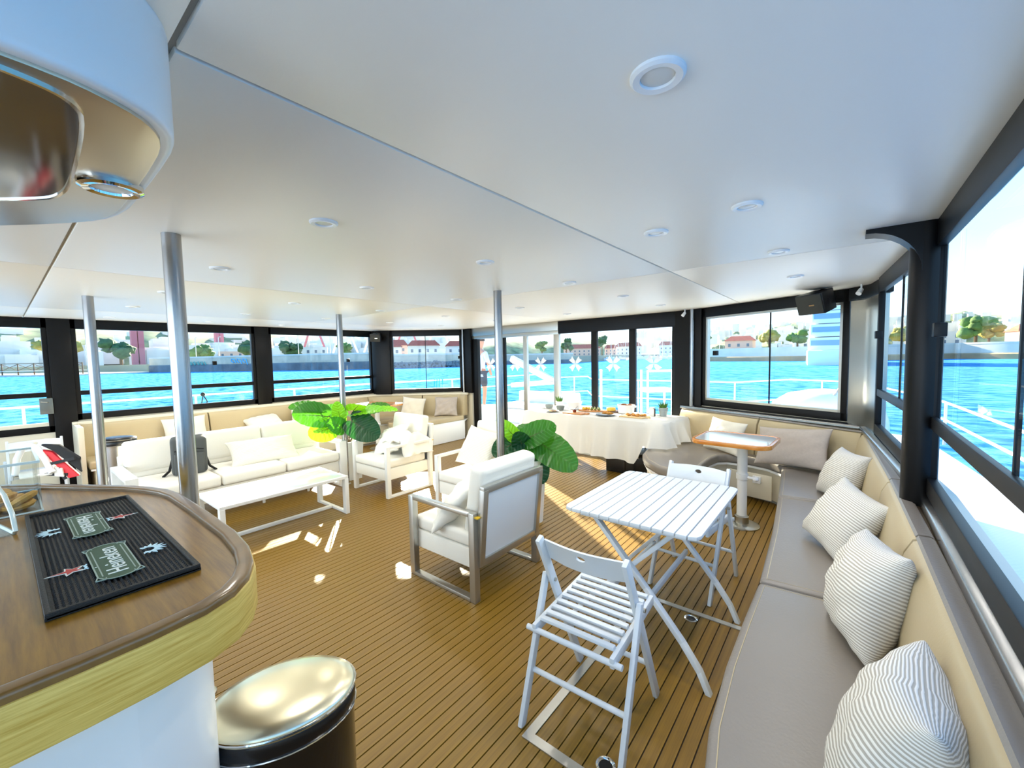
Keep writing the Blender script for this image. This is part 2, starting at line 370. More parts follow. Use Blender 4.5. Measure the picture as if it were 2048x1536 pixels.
# ---- windows
WN = [0]
def window(A, B, zm=1.26, z0=.92, splits=(), latch=None, inner=None, edge=None, fr=.055, fd=.06):
    WN[0] += 1
    A, B = Vector(A), Vector(B); L_ = (B-A).length; e = (B-A)/L_
    P = lambda s: tuple(A+e*s)
    w = sempty('window_%d' % WN[0], (A.x, A.y, z0))
    f = MB()
    f.wallbox(P(0), P(L_), 2.06, C_Z, -.01, fd); f.wallbox(P(0), P(L_), z0, z0+.08, -.01, fd)
    f.wallbox(P(0), P(fr), z0, C_Z, -.01, fd); f.wallbox(P(L_-fr), P(L_), z0, C_Z, -.01, fd)
    mk('frame', f, M_BLACK, w, bevel=.004)
    if zm: mk('mullion', MB().wallbox(P(fr), P(L_-fr), zm-.028, zm+.028, -.005, fd-.01), M_BLACK, w, bevel=.004)
    if inner:
        t = MB()
        for a, b, c, d in ((fr, L_-fr, 2.035, 2.06), (fr, L_-fr, z0+.08, z0+.105)): t.wallbox(P(a), P(b), c, d, -.004, .05)
        t.wallbox(P(fr), P(fr+.025), z0+.08, 2.06, -.004, .05); t.wallbox(P(L_-fr-.025), P(L_-fr), z0+.08, 2.06, -.004, .05)
        mk('track', t, inner, w)
    ss = [fr]+[s for s in splits]+[L_-fr]; zb = (zm+.02) if zm else z0+.06
    for i in range(len(ss)-1):
        off = .012+.014*(i % 2)
        p = mk('pane', MB().wallbox(P(max(fr, ss[i]-(.05 if i else 0))), P(ss[i+1]), zb, 2.07, off, off+.006), M_GLASS, w)
        if i < len(ss)-2: mk('pane_edge', MB().wallbox(P(ss[i+1]-.006), P(ss[i+1]+.006), zb, 2.06, off-.002, off+.008), (edge[i] if isinstance(edge, tuple) else edge) or M_BLACK, p)
    if zm: mk('pane', MB().wallbox(P(fr), P(L_-fr), z0+.06, zm-.02, .02, .026), M_GLASS, w)
    for s, z in (latch or ()): mk('latch', MB().wallbox(P(s), P(s+.055), z-.03, z+.03, -.03, .012), M_BLACK, w, bevel=.004)
    return w
window((.325,-2.6),(.316,2.72), splits=(1.6,2.9,4.16,4.98), latch=((5.10,1.68),), fd=.025, fr=.035, edge=(M_BLACK,M_BLACK,M_BLACK,M_GLASS))
window((.312,2.86),(.20,4.50), splits=(.78,), latch=((1.55,1.72),), fd=.03)
window((.02,5.075),(-1.46,5.765), zm=None, splits=(.76,), latch=((1.4,1.6),), inner=M_STEEL2)
window((-6.09,5.965),(-7.15,4.995), zm=None, splits=(.82*.9,), latch=((.03,1.62),))
window((-7.5,4.82),(-7.5,2.86), splits=(1.25,), latch=((.52,1.6),), edge=M_GLASS)
window((-7.5,2.67),(-7.5,.6), splits=(.6,), latch=((.55,1.6),), edge=M_GLASS)
window((-7.5,.42),(-7.5,-2.6), splits=(1.5,), z0=.80)

# ---- sliding doors across the front
def doors():
    d = sempty('door_1', (-3.8,5.9,0)); A = Vector((-1.80,5.865)); B = Vector((-5.82,5.965)); e = (B-A).normalized()
    P = lambda x: tuple(A+e*((A.x-x)/abs(e.x)))
    mk('header', MB().wallbox(P(-1.8), P(-3.75), 1.975, C_Z, -.01, .09), M_BLACK, d, bevel=.004)
    mk('header_track', MB().wallbox(P(-3.75), P(-5.82), 2.03, C_Z, -.015, .09).wallbox(P(-3.75), P(-5.82), 1.965, 2.025, 0, .07), M_STEEL2, d, bevel=.004)
    mk('sill', MB().wallbox(P(-1.8), P(-5.82), 0, .035, -.06, .1), M_STEEL2, d, bevel=.004)
    jl = MB().wallbox(P(-5.66), P(-5.80), 0, 1.98, 0, .08); mk('jamb', jl, M_BLACK, d, bevel=.004)
    for x, w, m in ((-4.47,.085,M_ALUG),(-3.80,.11,M_ALUG),(-3.09,.10,M_BLACK),(-2.46,.10,M_BLACK),(-1.84,.08,M_BLACK),(-4.98,.06,M_BLACK)):
        mk('stile', MB().wallbox(P(x+w/2), P(x-w/2), .03, 1.98, .005, .06), m, d, bevel=.005)
    for a, b, m in ((-1.88,-2.41,M_BLACK),(-2.51,-3.04,M_BLACK),(-3.14,-3.745,M_ALUG),(-3.855,-4.43,M_ALUG),(-4.51,-5.66,M_ALUG)):
        mk('rail', MB().wallbox(P(a), P(b), .03, .12, .01, .05), m, d, bevel=.004)
    panes = []
    for a, b in ((-1.88,-2.41),(-2.51,-3.04),(-3.14,-3.745),(-3.855,-4.43),(-4.51,-4.95),(-5.01,-5.66)):
        p = mk('pane', MB().wallbox(P(a), P(b), .1, 1.98, .03, .036), M_GLASS, d); panes.append(p)
        c = P((a+b)/2); cx, cz = 0, 1.47; st = MB()
        for q in range(4):                                        # four petals of the frosted cross on the glass
            t0 = R(45+90*q); pts = []
            for rr, da in ((.004, 0), (.05, -.60), (.14, -.32), (.115, 0), (.14, .32), (.05, .60)):
                pts.append((rr*math.cos(t0+da), rr*math.sin(t0+da)))
            n = len(pts); vs = []
            for off in (.024, .029):
                for u, v in pts:
                    qx = Vector(c)+e*u; nn = Vector((e.y, -e.x)); g = qx+nn*off; vs.append((g.x, g.y, cz+v))
            st.add(vs, [tuple(range(n)), tuple(range(n, 2*n))[::-1]]+[(i, (i+1) % n, n+(i+1) % n, n+i) for i in range(n)])
        mk('frosted_cross', st, M_FROST, p)
    mk('handle', MB().wallbox(P(-4.99), P(-5.02), .95, 1.3, -.03, .03), M_DARK, panes[4], bevel=.006)
doors()

# ---- four steel poles from deck to ceiling
for x, y, lb in ((-2.37,.53,'brushed steel pole rising right behind the rounded end of the bar counter'),
                 (-4.95,.52,'brushed steel pole standing between the bar and the left end of the sofa'),
                 (-5.0,2.755,'slim steel pole in front of the plant at the right end of the sofa'),
                 (-2.39,2.79,'slim steel pole standing between the two right hand armchairs and the leafy plant')):
    t = thing('steel_pole', lb, 'pole', (x, y, 0), 0, 'steel poles from deck to ceiling')
    mk('shaft', MB().cyl((0,0,.004),(0,0,C_Z+.005),.036,28), M_STEEL, t, world=False)
    mk('foot_ring', MB().lathe([(.052,.004),(.052,.012),(.04,.02),(.036,.02)], n=28), M_STEEL2, t, world=False)

# ---- recessed ceiling lights
def downlights():
    proto = None
    cols = (-.32,-1.72,-3.0,-4.28,-5.57,-6.95); rows = (.9,1.9,2.88,3.9,4.96)
    spots = [(x, y) for y in rows for x in cols if y < 4.5 or -6.2 < x < -1.0] + [(-.72,2.01)]
    cn = ['over the right bench', 'second line from right windows', 'right of the centre joint', 'left of the centre joint', 'second line from left windows', 'over the left bench']
    rn = ['level with the bar', 'level with backlit armchair', 'by the cross joint', 'above armchair backs', 'nearest the doors']
    for x, y in spots:
        if (x, y) == (-.72,2.01): lb = 'extra round white ceiling light between the two right hand lines'
        else: lb = 'round white ceiling light %s, %s' % (cn[cols.index(x)], rn[rows.index(y)])
        if proto is None:
            proto = t = thing('ceiling_light', lb, 'ceiling light', (x, y, C_Z), 0, 'recessed ceiling lights')
            mk('trim_ring', MB().lathe([(.056,.004),(.056,-.006),(.05,-.011),(.036,-.009),(.033,.002),(.033,.004)], n=28), M_WHITE, t, world=False)
            mk('lens', MB().lathe([(.034,.003),(.034,-.004),(.02,-.006)], n=20), M_LENS, t, world=False)
        else: t = dup(proto, (x, y, C_Z), 0, lb)
        if not FILL_W: continue
        l = bpy.data.lights.new('lamp', 'SPOT'); l.energy = FILL_W; l.spot_size = R(165); l.spot_blend = 1; l.shadow_soft_size = .05; l.color = (1, .95, .86)  # the fixtures are unlit; this spot is added as fill for the room
        lo = bpy.data.objects.new('lamp', l); COL.objects.link(lo); lo.parent = t; lo.location = (0, 0, -.03)
downlights()

# ---- metal hatch edging and flush rings in the deck
hs = thing('deck_hatch', 'flat metal strips framing the deck hatch under the folding chair and table', 'hatch', (-.7,1.95,0))
mk('strip', MB().box(-1.025,-.985,1.29,2.62,.004,.0095), M_ALUG, hs)
mk('strip', MB().box(-.985,-.28,1.29,1.33,.004,.0095), M_ALUG, hs)
mk('strip', MB().box(-.985,-.28,2.585,2.62,.004,.0095), M_ALUG, hs)
for y, lb in ((2.53,'round flush steel deck ring beside the foot of the folding table'), (1.39,'round flush steel deck ring nearest the camera beside the folding chair')):
    t = thing('deck_ring', lb, 'deck fitting', (-.69, y, 0), 0, 'deck rings')
    mk('rim', MB().lathe([(.038,.004),(.038,.009),(.03,.012),(.026,.009),(.024,.005)], n=24), M_CHROME, t, world=False)
    mk('well', MB().lathe([(.025,.004),(.025,.0075)], n=20), M_DARK, t, world=False)

# ================================================================== THE BOAT OUTSIDE
dk = [(.43,-3.2),(1.5,-3.2),(1.5,3),(1.3,6),(1.05,9),(.4,11.5),(-.9,12),(-1.8,10.6),(-5.5,10.6),(-6.4,12),(-7.6,11.5),(-8.3,9),(-8.55,6),(-8.75,3),(-8.75,-3.2),(-7.61,-3.2),(-7.61,4.77),(-7.4,4.97),(-6.1,6.1),(-5.78,6.07),(-1.8,5.97),(-1.5,5.89),(.26,5.06),(.43,2.75)]
struct(mk('outer_deck', MB().prism(dk, -.5, -.02), mat('deck_white', '#E8ECEE', .55, bump=.1, bscale=200)))
struct(mk('coaming', MB().prism([(.42,-3),(1.35,-3),(1.35,3),(1.18,6),(.95,8.6),(.1,9.2),(-.6,8.6),(-.6,6),(.4,5.3)], -.02, .28), M_WHITE, bevel=.06))
struct(mk('coaming', MB().prism([(-7.62,-3),(-8.6,-3),(-8.6,3),(-8.4,6),(-8.15,8.6),(-7.3,9.0),(-6.9,8.2),(-7.0,6),(-7.62,5.2)], -.02, .28), M_WHITE, bevel=.06))
struct(mk('hull', MB().prism([(1.5,-3.2),(1.5,3),(1.3,6),(1.05,9),(.4,11.5),(-.9,12),(-1.4,10.6),(-1.4,-3.2)], -1.6, -.5).prism([(-8.75,-3.2),(-8.75,3),(-8.55,6),(-8.3,9),(-7.6,11.5),(-6.4,12),(-5.9,10.6),(-5.9,-3.2)][::-1], -1.6, -.5), M_WHITE))
def railing(path, z0, zs, posts, label):
    t = thing('guard_rail', label, 'railing', (*path[0], z0))
    for z in zs: mk('rail_tube', MB().tube([(x, y, z) for x, y in path], .016, 10), M_WHITE, t)
    for x, y in posts: mk('stanchion', MB().bar((x, y, z0), (x, y, max(zs)), .03, .03), M_WHITE, t, bevel=.004)
railing([(1.38,-3),(1.36,2),(1.22,5.7),(1.08,8.2),(.6,10.8)], .28, (.62,.86), [(1.36,2.0),(1.3,3.9),(1.22,5.7),(1.08,8.1),(.6,10.7)], 'white tube guard rail along the right side deck')
railing([(-8.62,-3),(-8.6,3.2),(-8.35,5.3),(-7.95,7.4),(-7.3,10.5)], .28, (1.06,.8), [(-8.62,.2),(-8.6,2.1),(-8.55,3.7),(-8.3,5.6),(-7.95,7.4),(-7.4,10)], 'white tube guard rail along the left side deck')
railing([(.3,11),(-1.0,11.6),(-1.9,10.2),(-5.4,10.2),(-6.3,11.6),(-7.3,10.5)], -.02, (.5,.95), [(-.4,11.4),(-1.9,10.2),(-3.0,10.2),(-4.1,10.2),(-5.4,10.2),(-6.6,11.3)], 'white tube guard rail across the bow net beyond the doors')
pod = thing('deck_pod', 'pale domed deck housing seen through the front right window', 'deck housing', (-.4,9.7,-.02))
pv = MB(); pv.lathe([(.95,0),(.93,.35),(.85,.62),(.6,.8),(.25,.88),(.05,.9)], c=(-.3,9.9,-.02), n=28, sx=1, sy=.7); mk('shell', pv, M_WHITE, pod)
mk('hand_grip', MB().tube([(-.15,9.45,.8),(-.05,9.4,.98),(.15,9.5,1.12),(.2,9.55,.85)], .02, 8), M_STEEL2, pod)
hp = thing('helm_seat', 'white tubular seat frame standing on the bow seen through the right door panes', 'seat', (-2.95,8.5,-.02))
for x, y in ((-3.16,8.36),(-2.77,8.68),(-3.0,8.9),(-3.38,8.58)): mk('leg', MB().cyl((x,y,-.02),(x,y,1.28 if y < 8.7 else .86),.022,10), M_WHITE, hp)
mk('seat_pad', MB().box(-.28,.28,-.22,.22,-.04,.04).tf(Matrix.Translation((-3.08,8.63,.86)) @ Matrix.Rotation(R(40),4,'Z')), M_WHITE, hp, bevel=.02)
mk('backrest', MB().bar((-3.16,8.36,1.26),(-2.77,8.68,1.26),.03,.05), M_WHITE, hp)
bp = thing('bow_post', 'single white post standing on the bow behind the middle door pane', 'post', (-3.9,7.75,-.02))
mk('post', MB().cyl((-3.9,7.75,-.02),(-3.9,7.75,1.28),.026,12), M_WHITE, bp); mk('cap', MB().ball((-3.9,7.75,1.29),.034), M_WHITE, bp)
# lounge on the foredeck beyond the open door
lo = thing('deck_lounge', 'white outdoor corner lounge beyond the open sliding door', 'lounge', (-5.2,7.6,-.02))
mk('base', MB().prism([(-4.35,6.35),(-3.9,6.7),(-5.0,8.6),(-6.7,8.6),(-6.7,7.9),(-5.4,7.9)], -.02,.34), M_WHITE, lo, bevel=.03)
mk('seat_cushion', MB().prism([(-4.35,6.35),(-3.9,6.7),(-4.55,7.85),(-5.38,7.9)], .34,.46), M_FAB, lo, bevel=.04)
mk('seat_cushion', MB().prism([(-5.38,7.92),(-4.57,7.87),(-5.0,8.6),(-6.7,8.6),(-6.7,7.9)], .34,.46), M_FAB, lo, bevel=.04)
mk('backrest', MB().prism([(-3.92,6.62),(-3.78,6.72),(-4.95,8.75),(-5.1,8.6)], .2,.72), M_FAB, lo, bevel=.05)
mk('backrest', MB().prism([(-5.0,8.58),(-5.0,8.75),(-6.7,8.75),(-6.7,8.58)], .2,.72), M_FAB, lo, bevel=.05)
dbx = thing('deck_box', 'low white deck box at the feet of the person outside', 'deck box', (-6.6,6.75,-.02))
mk('body', MB().box(-6.88,-6.3,6.5,7.0,-.02,.46), M_WHITE, dbx, bevel=.03); mk('lid', MB().box(-6.9,-6.28,6.48,7.02,.46,.52), M_WHITE, dbx, bevel=.02)
gw = thing('gangway', 'folded white gangway forming a V on the foredeck behind the doors', 'gangway', (-5.4,9.2,0))
G = [Vector((-7.45,9.25,1.57)), Vector((-6.05,9.35,.92)), Vector((-7.45,9.25,.80))]
mk('upper_beam', MB().bar(G[0], G[1], .14, .17), M_WHITE, gw, bevel=.02); mk('lower_beam', MB().bar(G[2], G[1], .14, .13), M_WHITE, gw, bevel=.02)

# ================================================================== BENCHES
def frame_mat(c, n, up):
    n = Vector(n).normalized(); up = Vector(up); x = up.cross(n).normalized(); y = n.cross(x)
    m = Matrix((x, y, n)).transposed().to_4x4(); m.translation = Vector(c); return m
def pillow_mb(w, h, t, n=18, seed=0, wr=.006):
    rr = random.Random(seed); ph = [rr.uniform(0, 6.28) for _ in range(8)]
    mb = MB(); idx = {}; mb.uv = []
    def prof(a): return max(0, 1-a*a)
    for side in (1, -1):
        for i in range(n+1):
            for j in range(n+1):
                u = -1+2*i/n; v = -1+2*j/n; u = math.sin(u*math.pi/2); v = math.sin(v*math.pi/2)
                edge = i in (0, n) or j in (0, n)
                if edge and side == -1: idx[(side, i, j)] = idx[(1, i, j)]; continue
                x = w/2*u*(1-.09*prof(v)*abs(u)**3); y = h/2*v*(1-.09*prof(u)*abs(v)**3)
                z = side*t/2*(prof(u)*prof(v))**.42
                wv = wr*(math.sin(9*u+5*v+ph[0])+math.sin(-7*u+11*v+ph[1])+.7*math.sin(17*u*v+ph[2]))
                if not edge: z += side*wv*(prof(u)*prof(v))**.2
                idx[(side, i, j)] = len(mb.v); mb.v.append((x, y, z)); mb.uv.append((w/2*(-1+2*i/n), h/2*(-1+2*j/n)))
        for i in range(n):
            for j in range(n):
                q = (idx[(side,i,j)], idx[(side,i+1,j)], idx[(side,i+1,j+1)], idx[(side,i,j+1)])
                mb.f.append(q if side == 1 else q[::-1])
    return mb
def pillow(c, nrm, up, w, h, t, m, label, group, seed=0, wr=.006, name='cushion'):
    mb = pillow_mb(w, h, t, seed=seed, wr=wr); o = mk(name, mb, m, sharp=3, fix=False)
    ul = o.data.uv_layers.new(name='UVMap')
    for lp in o.data.loops: ul.data[lp.index].uv = mb.uv[lp.vertex_index]
    o.rotation_mode = 'QUATERNION'; q = frame_mat(c, nrm, up).to_quaternion(); o.rotation_quaternion = q; o.location = c
    return tag(o, label, 'cushion', group)
def inset(poly, d):
    n = len(poly); out = []
    A = sum(poly[i][0]*poly[(i+1) % n][1]-poly[(i+1) % n][0]*poly[i][1] for i in range(n))
    sg = 1 if A > 0 else -1
    for i in range(n):
        p = Vector(poly[i]); a = (p-Vector(poly[i-1])).normalized(); b = (Vector(poly[(i+1) % n])-p).normalized()
        na = Vector((-a.y, a.x))*sg; nb = Vector((-b.y, b.x))*sg; nn = (na+nb)
        nn = nn.normalized(); k = max(.5, nn.dot(na)); q = p+nn*d/k; out.append((q.x, q.y))
    return out
def ring(mb, po, pi, z0, z1):
    n = len(po); vs = [(x, y, z0) for x, y in po]+[(x, y, z0) for x, y in pi]+[(x, y, z1) for x, y in po]+[(x, y, z1) for x, y in pi]; fs = []
    for i in range(n):
        j = (i+1) % n; fs += [(i, j, n+j, n+i), (2*n+i, 3*n+i, 3*n+j, 2*n+j), (i, 2*n+i, 2*n+j, j), (n+i, n+j, 3*n+j, 3*n+i)]
    return mb.add(vs, fs)
def smooth_poly(pts, it=2):
    for _ in range(it):
        out = []
        for i in range(len(pts)):
            a, b = pts[i], pts[(i+1) % len(pts)]; L_ = math.hypot(b[0]-a[0], b[1]-a[1]); k = .25 if L_ < .6 else .06
            out += [(a[0]+(b[0]-a[0])*k, a[1]+(b[1]-a[1])*k), (a[0]+(b[0]-a[0])*(1-k), a[1]+(b[1]-a[1])*(1-k))]
        pts = out
    return pts
def mir(poly, ax=-3.625): return [(2*ax-x, y) for x, y in poly][::-1]
C1 = [(.2,.45),(-.02,.45),(-.18,.65),(-.26,1.05),(-.30,1.3),(-.315,1.6),(-.315,1.9),(-.31,2.3),(.2,2.33)]
C2 = [(-.31,2.315),(-.34,3.03),(-.39,3.785),(.17,3.835),(.2,2.345)]
C3 = [(-.392,3.80),(-.43,4.3),(-.47,4.82),(.10,4.86),(.17,3.85)]
C4 = [(-.475,4.835),(-.62,4.98),(-.80,5.05),(-1.0,5.05),(-1.08,4.98),(-1.115,4.8),(-1.12,4.5),(-1.11,4.3),(-1.17,4.14),(-1.28,4.08),(-1.46,4.14),(-1.66,4.34),(-1.79,4.58),(-1.84,4.85),(-1.80,5.72),(-1.45,5.58),(.06,4.9)]
bs = thing('corner_bench', 'long taupe upholstered corner bench under the right hand windows', 'bench', (-.1,2.5,0))
def bench_base(poly, par, d=.05):
    ip = inset(poly, d); mk('base', MB().prism(ip, .05, .365), M_CREAM, par, bevel=.015); mk('toe_kick', MB().prism(inset(poly, d+.05), .004, .05), M_SEAM, par)
    rp = MB(); ring(rp, inset(poly, .012), inset(poly, .06), .355, .378); mk('moulding', rp, M_WHITE, par)
whole = [(.2,.47),(-.02,.47),(-.18,.66),(-.26,1.05),(-.30,1.3),(-.315,1.9),(-.34,3.03),(-.39,3.8),(-.47,4.82),(-.62,4.98),(-.80,5.05),(-1.0,5.05),(-1.08,4.98),(-1.115,4.8),(-1.12,4.5),(-1.11,4.3),(-1.17,4.14),(-1.28,4.08),(-1.46,4.14),(-1.66,4.34),(-1.79,4.58),(-1.84,4.85),(-1.80,5.72),(-1.45,5.58),(.06,4.9),(.17,3.8),(.2,2.3)]
bench_base(whole, bs)
for c in (C1, C2, C3, C4):
    s = mk('seat_cushion', MB().prism(c, .375, .47), M_VINYL, bs, bevel=.028, seg=3)
    pp = inset(c, .03); mk('stitching', MB().tube([(x, y, .4695) for x, y in pp], .0022, 4, closed=True), M_VINYLB, s)
SEC = [(-.085,.455),(-.075,.62),(-.045,.80),(-.02,.855),(.02,.872),(.045,.872),(.045,.455)]
for pth in ([(.265,.35),(.24,2.2)], [(.2398,2.215),(.218,3.1)], [(.2176,3.115),(.145,4.76)], [(.13,4.80),(-.72,5.255)], [(-.735,5.262),(-1.70,5.74)]):
    b = mk('backrest', MB().sweep(pth, SEC), M_VINYLB, bs, bevel=.012)
    mk('top_pad', MB().sweep(pth, [(-.012,.868),(-.004,.878),(.03,.878),(.043,.87)]), M_VINYL, b)
lk = mk('locker_door', MB().bar((-.56,4.90,.2),(-.98,4.99,.2),.014,.26,up=(0,0,1)), M_CREAM, bs, bevel=.006)
mk('locker_latch', MB().bar((-.66,4.905,.27),(-.735,4.921,.27),.02,.075), M_WHITE, lk, bevel=.006)
mk('end_stub', MB().box(.2,.3,.45,.5,.0,.46), M_CREAM, bs)
# port side
pbn = thing('corner_bench', 'long beige upholstered corner bench under the left hand windows', 'bench', (-7.1,2.5,0))
PL = [(-6.0,6.0),(-5.86,5.78),(-5.90,4.92),(-5.98,4.62),(-6.15,4.42),(-6.38,4.36),(-6.55,4.45),(-6.6,4.7),(-6.62,4.8),(-6.78,4.72),(-6.86,4.3),(-6.88,3.0),(-6.88,.62),(-7.44,.62),(-7.44,4.74),(-7.36,4.86)][::-1]
bench_base(PL, pbn, .045)
mk('seat_cushion', MB().prism([(-6.88,.62),(-7.4,.62),(-7.4,2.6),(-6.88,2.6)], .375,.47), M_VINYLB, pbn, bevel=.028, seg=3)
mk('seat_cushion', MB().prism([(-6.88,2.615),(-7.4,2.615),(-7.4,4.7),(-6.86,4.3)], .375,.47), M_VINYLB, pbn, bevel=.028, seg=3)
mk('seat_cushion', MB().prism([(-6.855,4.31),(-7.395,4.72),(-6.08,5.9),(-5.88,5.76),(-5.90,4.92),(-5.98,4.62),(-6.15,4.42),(-6.38,4.36),(-6.55,4.45),(-6.6,4.75),(-6.76,4.7)], .375,.47), M_VINYLB, pbn, bevel=.028, seg=3)
mk('side_panel', MB().box(-5.90,-5.86,4.95,5.76,.01,.37), M_WHITE, pbn, bevel=.005)
for pth in ([(-5.92,5.86),(-6.08,5.88),(-6.65,5.38)], [(-6.665,5.367),(-7.33,4.80),(-7.40,4.70),(-7.40,4.6)], [(-7.40,4.585),(-7.40,3.3)], [(-7.40,3.285),(-7.40,1.95)], [(-7.40,1.935),(-7.40,.62)]):
    mk('backrest', MB().sweep(pth, SEC), M_VINYLB, pbn, bevel=.012)
mk('end_panel', MB().box(-7.46,-6.9,.55,.60,.0,.885), M_CREAM, pbn, bevel=.008)

# ---- cushions on the benches
G1 = 'striped cushions along the right bench'
pillow((.105,1.24,.665), (-.96,.10,.26), (.02,.10,1), .43,.42,.22, M_STRIPE, 'nearest striped cushion on the right bench, cut by the bottom of the picture', G1, 1, .003)
pillow((.085,2.07,.665), (-.93,-.20,.30), (.1,.16,1), .42,.41,.22, M_STRIPE, 'second striped cushion from the camera on the right bench, upright by the backrest', G1, 2, .004)
pillow((.01,2.92,.655), (-.74,-.42,.52), (.42,.12,.85), .44,.40,.19, M_STRIPE, 'third striped cushion from the camera on the right bench, tipped over sideways', G1, 3, .004)
pillow((.0,3.96,.66), (-.82,-.36,.42), (.22,.12,.95), .41,.40,.19, M_STRIPE, 'farthest striped cushion on the right bench, next to the window corner', G1, 4, .004)
pillow((-.40,4.83,.665), (-.44,-.82,.36), (0,.25,1), .70,.40,.13, M_CUSHG, 'wide plain taupe cushion leaning in the front right corner', None, 5, .003)
pillow((-1.06,5.17,.655), (-.42,-.84,.36), (.2,.25,1), .46,.38,.13, M_CUSH, 'cream cushion on the front right bench behind the pedestal table', None, 6, .004)
G2 = 'cream cushions on the left bench'
pillow((-6.62,5.10,.65), (.62,-.66,.42), (-.1,.3,1), .46,.42,.15, M_CUSH, 'cream cushion on the front left bench beside the wooden table top', G2, 7)
pillow((-6.17,5.56,.65), (.60,-.68,.42), (-.25,.3,1), .46,.40,.16, M_CUSHG, 'crumpled beige cushion on the front left bench nearest the doors', G2, 8, .012)
pillow((-7.20,1.62,.66), (.88,-.1,.45), (-.35,0,1), .50,.42,.15, M_CUSH, 'cream cushion on the left bench behind the near half of the sofa', G2, 9)
pillow((-7.12,2.62,.62), (.35,-.1,.9), (-.9,0,.4), .50,.50,.2, M_CUSH, 'rounded pale cushion lying on the left bench behind the middle of the sofa', G2, 10)
pillow((-7.18,3.25,.66), (.88,-.15,.45), (-.4,.2,1), .42,.42,.14, M_CUSH, 'cream cushion on the left bench behind the bright plant leaves', G2, 11)

# ================================================================== PEDESTAL TABLES
def ped_table(cx, cy, px, py, w, d, rz, z, m_top, m_edge, label):
    t = thing('pedestal_table', label, 'table', (px, py, 0))
    rr = .12; out = []
    for sx, sy, a in ((1,1,0),(-1,1,90),(-1,-1,180),(1,-1,270)): out += arc(sx*(w/2-rr), sy*(d/2-rr), rr, a, a+90, 6)
    T = Matrix.Translation((cx, cy, 0)) @ Matrix.Rotation(rz, 4, 'Z')
    e = MB(); ring(e, out, inset(out, .03), z-.035, z+.004); mk('edge', e.tf(T), m_edge, t, bevel=.006)
    mk('top', MB().prism(inset(out, .028), z-.03, z-.001).tf(T), m_top, t)
    mk('column', MB().cyl((px,py,.03),(px,py,z-.035),.042,24), M_ALU, t); mk('collar', MB().lathe([(.06,.02),(.06,.09),(.045,.1)], c=(px,py,0), n=24), M_STEEL2, t)
    mk('foot', MB().lathe([(.15,.004),(.15,.012),(.13,.022),(.06,.03)], c=(px,py,0), n=32), M_STEEL2, t)
    c = mk('clamp', MB().cyl((px,py,.44),(px,py,.49),.05,20), M_ALU, t); mk('clamp_knob', MB().cyl((px+.05,py-.02,.465),(px+.11,py-.04,.465),.012,10).ball((px+.115,py-.042,.462),.026,sc=(1,1,.8)), M_WHITE, c)
    mk('bracket', MB().box(px-.14,px+.14,py-.1,py+.1,z-.05,z-.034), M_ALU, t)
ped_table(-.79,4.31,-.72,4.25,.66,.60,R(-3),.80, mat('glossy_white_top','#E9EEF0',.06,spec=.8,coat=1), M_TEAKV, 'small white topped pedestal table with wooden edge beside the right bench')
ped_table(-6.62,4.30,-6.55,4.25,.80,.62,R(12),.80, M_TEAKV, M_TEAKV, 'varnished wooden pedestal table inside the front left bench')

# ================================================================== BAR
BAR = [(-.99,-2.2),(-.99,.06),(-.995,.15),(-1.01,.24),(-1.04,.30),(-1.09,.345),(-1.16,.38),(-1.26,.405),(-1.41,.42),(-1.75,.422),(-2.0,.418),(-2.10,.404),(-2.2,.372),(-2.30,.325),(-2.66,.10),(-2.92,-.12),(-3.0,-.4),(-3.0,-2.2)]
br = thing('bar_counter', 'curved wooden bar counter with raised lip and white base at left', 'bar', (-2,-.9,0))
mk('top', MB().prism(inset(BAR, .02), 1.05, 1.086), M_COUNTER, br)
rg = MB(); ring(rg, BAR, inset(BAR, .036), 1.06, 1.102); mk('lip', rg, mat('lip_wood','#74552A',.28,coat=.35,var=.2,vscale=20), br, bevel=.008, seg=3)
ap = MB(); ring(ap, inset(BAR, -.004), inset(BAR, .03), .985, 1.085); mk('apron', ap, M_APRON, br, bevel=.004)
BB = [(-1.13,-2.1),(-1.13,.14)]+arc(-1.30,.14,.17,0,90,8)+[(-2.0,.31),(-2.15,.29),(-2.35,.2),(-2.75,-.1),(-2.85,-.4),(-2.85,-2.1)]
mk('base', MB().prism(BB, .0, .99), M_WHITE, br)
cn = smooth_poly([(-.82,-2.2),(-.82,-.02),(-.828,.08),(-.845,.13),(-.875,.18),(-.91,.21),(-.96,.232),(-1.05,.242),(-1.35,.246),(-1.5,.244),(-1.62,.215),(-1.73,.15),(-1.9,.02),(-2.1,-.16),(-2.2,-.5),(-2.2,-2.2)], 1)
cp = thing('bar_canopy', 'rounded white canopy hanging from the ceiling above the bar', 'canopy', (-1.5,-.9,2.0))
mk('shell', MB().prism(cn, 2.0, C_Z+.004), M_WHITE, cp, bevel=.012, seg=3)
mk('underside', MB().prism(inset(cn, .02), 1.994, 2.01), mat('satin_champagne','#C4B9A4',.3,metal=.8,bump=.05,bscale=5), cp, bevel=.004)
sp = smooth_poly([(-.83-.03,-2),(-.86,.0),(-.875,.07),(-.90,.10),(-.95,.118),(-1.3,.13),(-1.42,.12),(-1.48,.09),(-1.62,-.03),(-1.75,-.3),(-1.75,-2)], 2)
sp = inset(sp, .004)
mk('smoked_panel', MB().prism(sp, 1.99, 1.996), M_SMOKE, cp)
rm = MB(); ring(rm, inset(sp,-.003), inset(sp,.003), 1.987, 1.997); mk('panel_rim', rm, M_CHROME, cp)
t = thing('ceiling_light', 'round chrome rimmed light set in the underside of the bar canopy', 'ceiling light', (-1.27,.185,1.994))
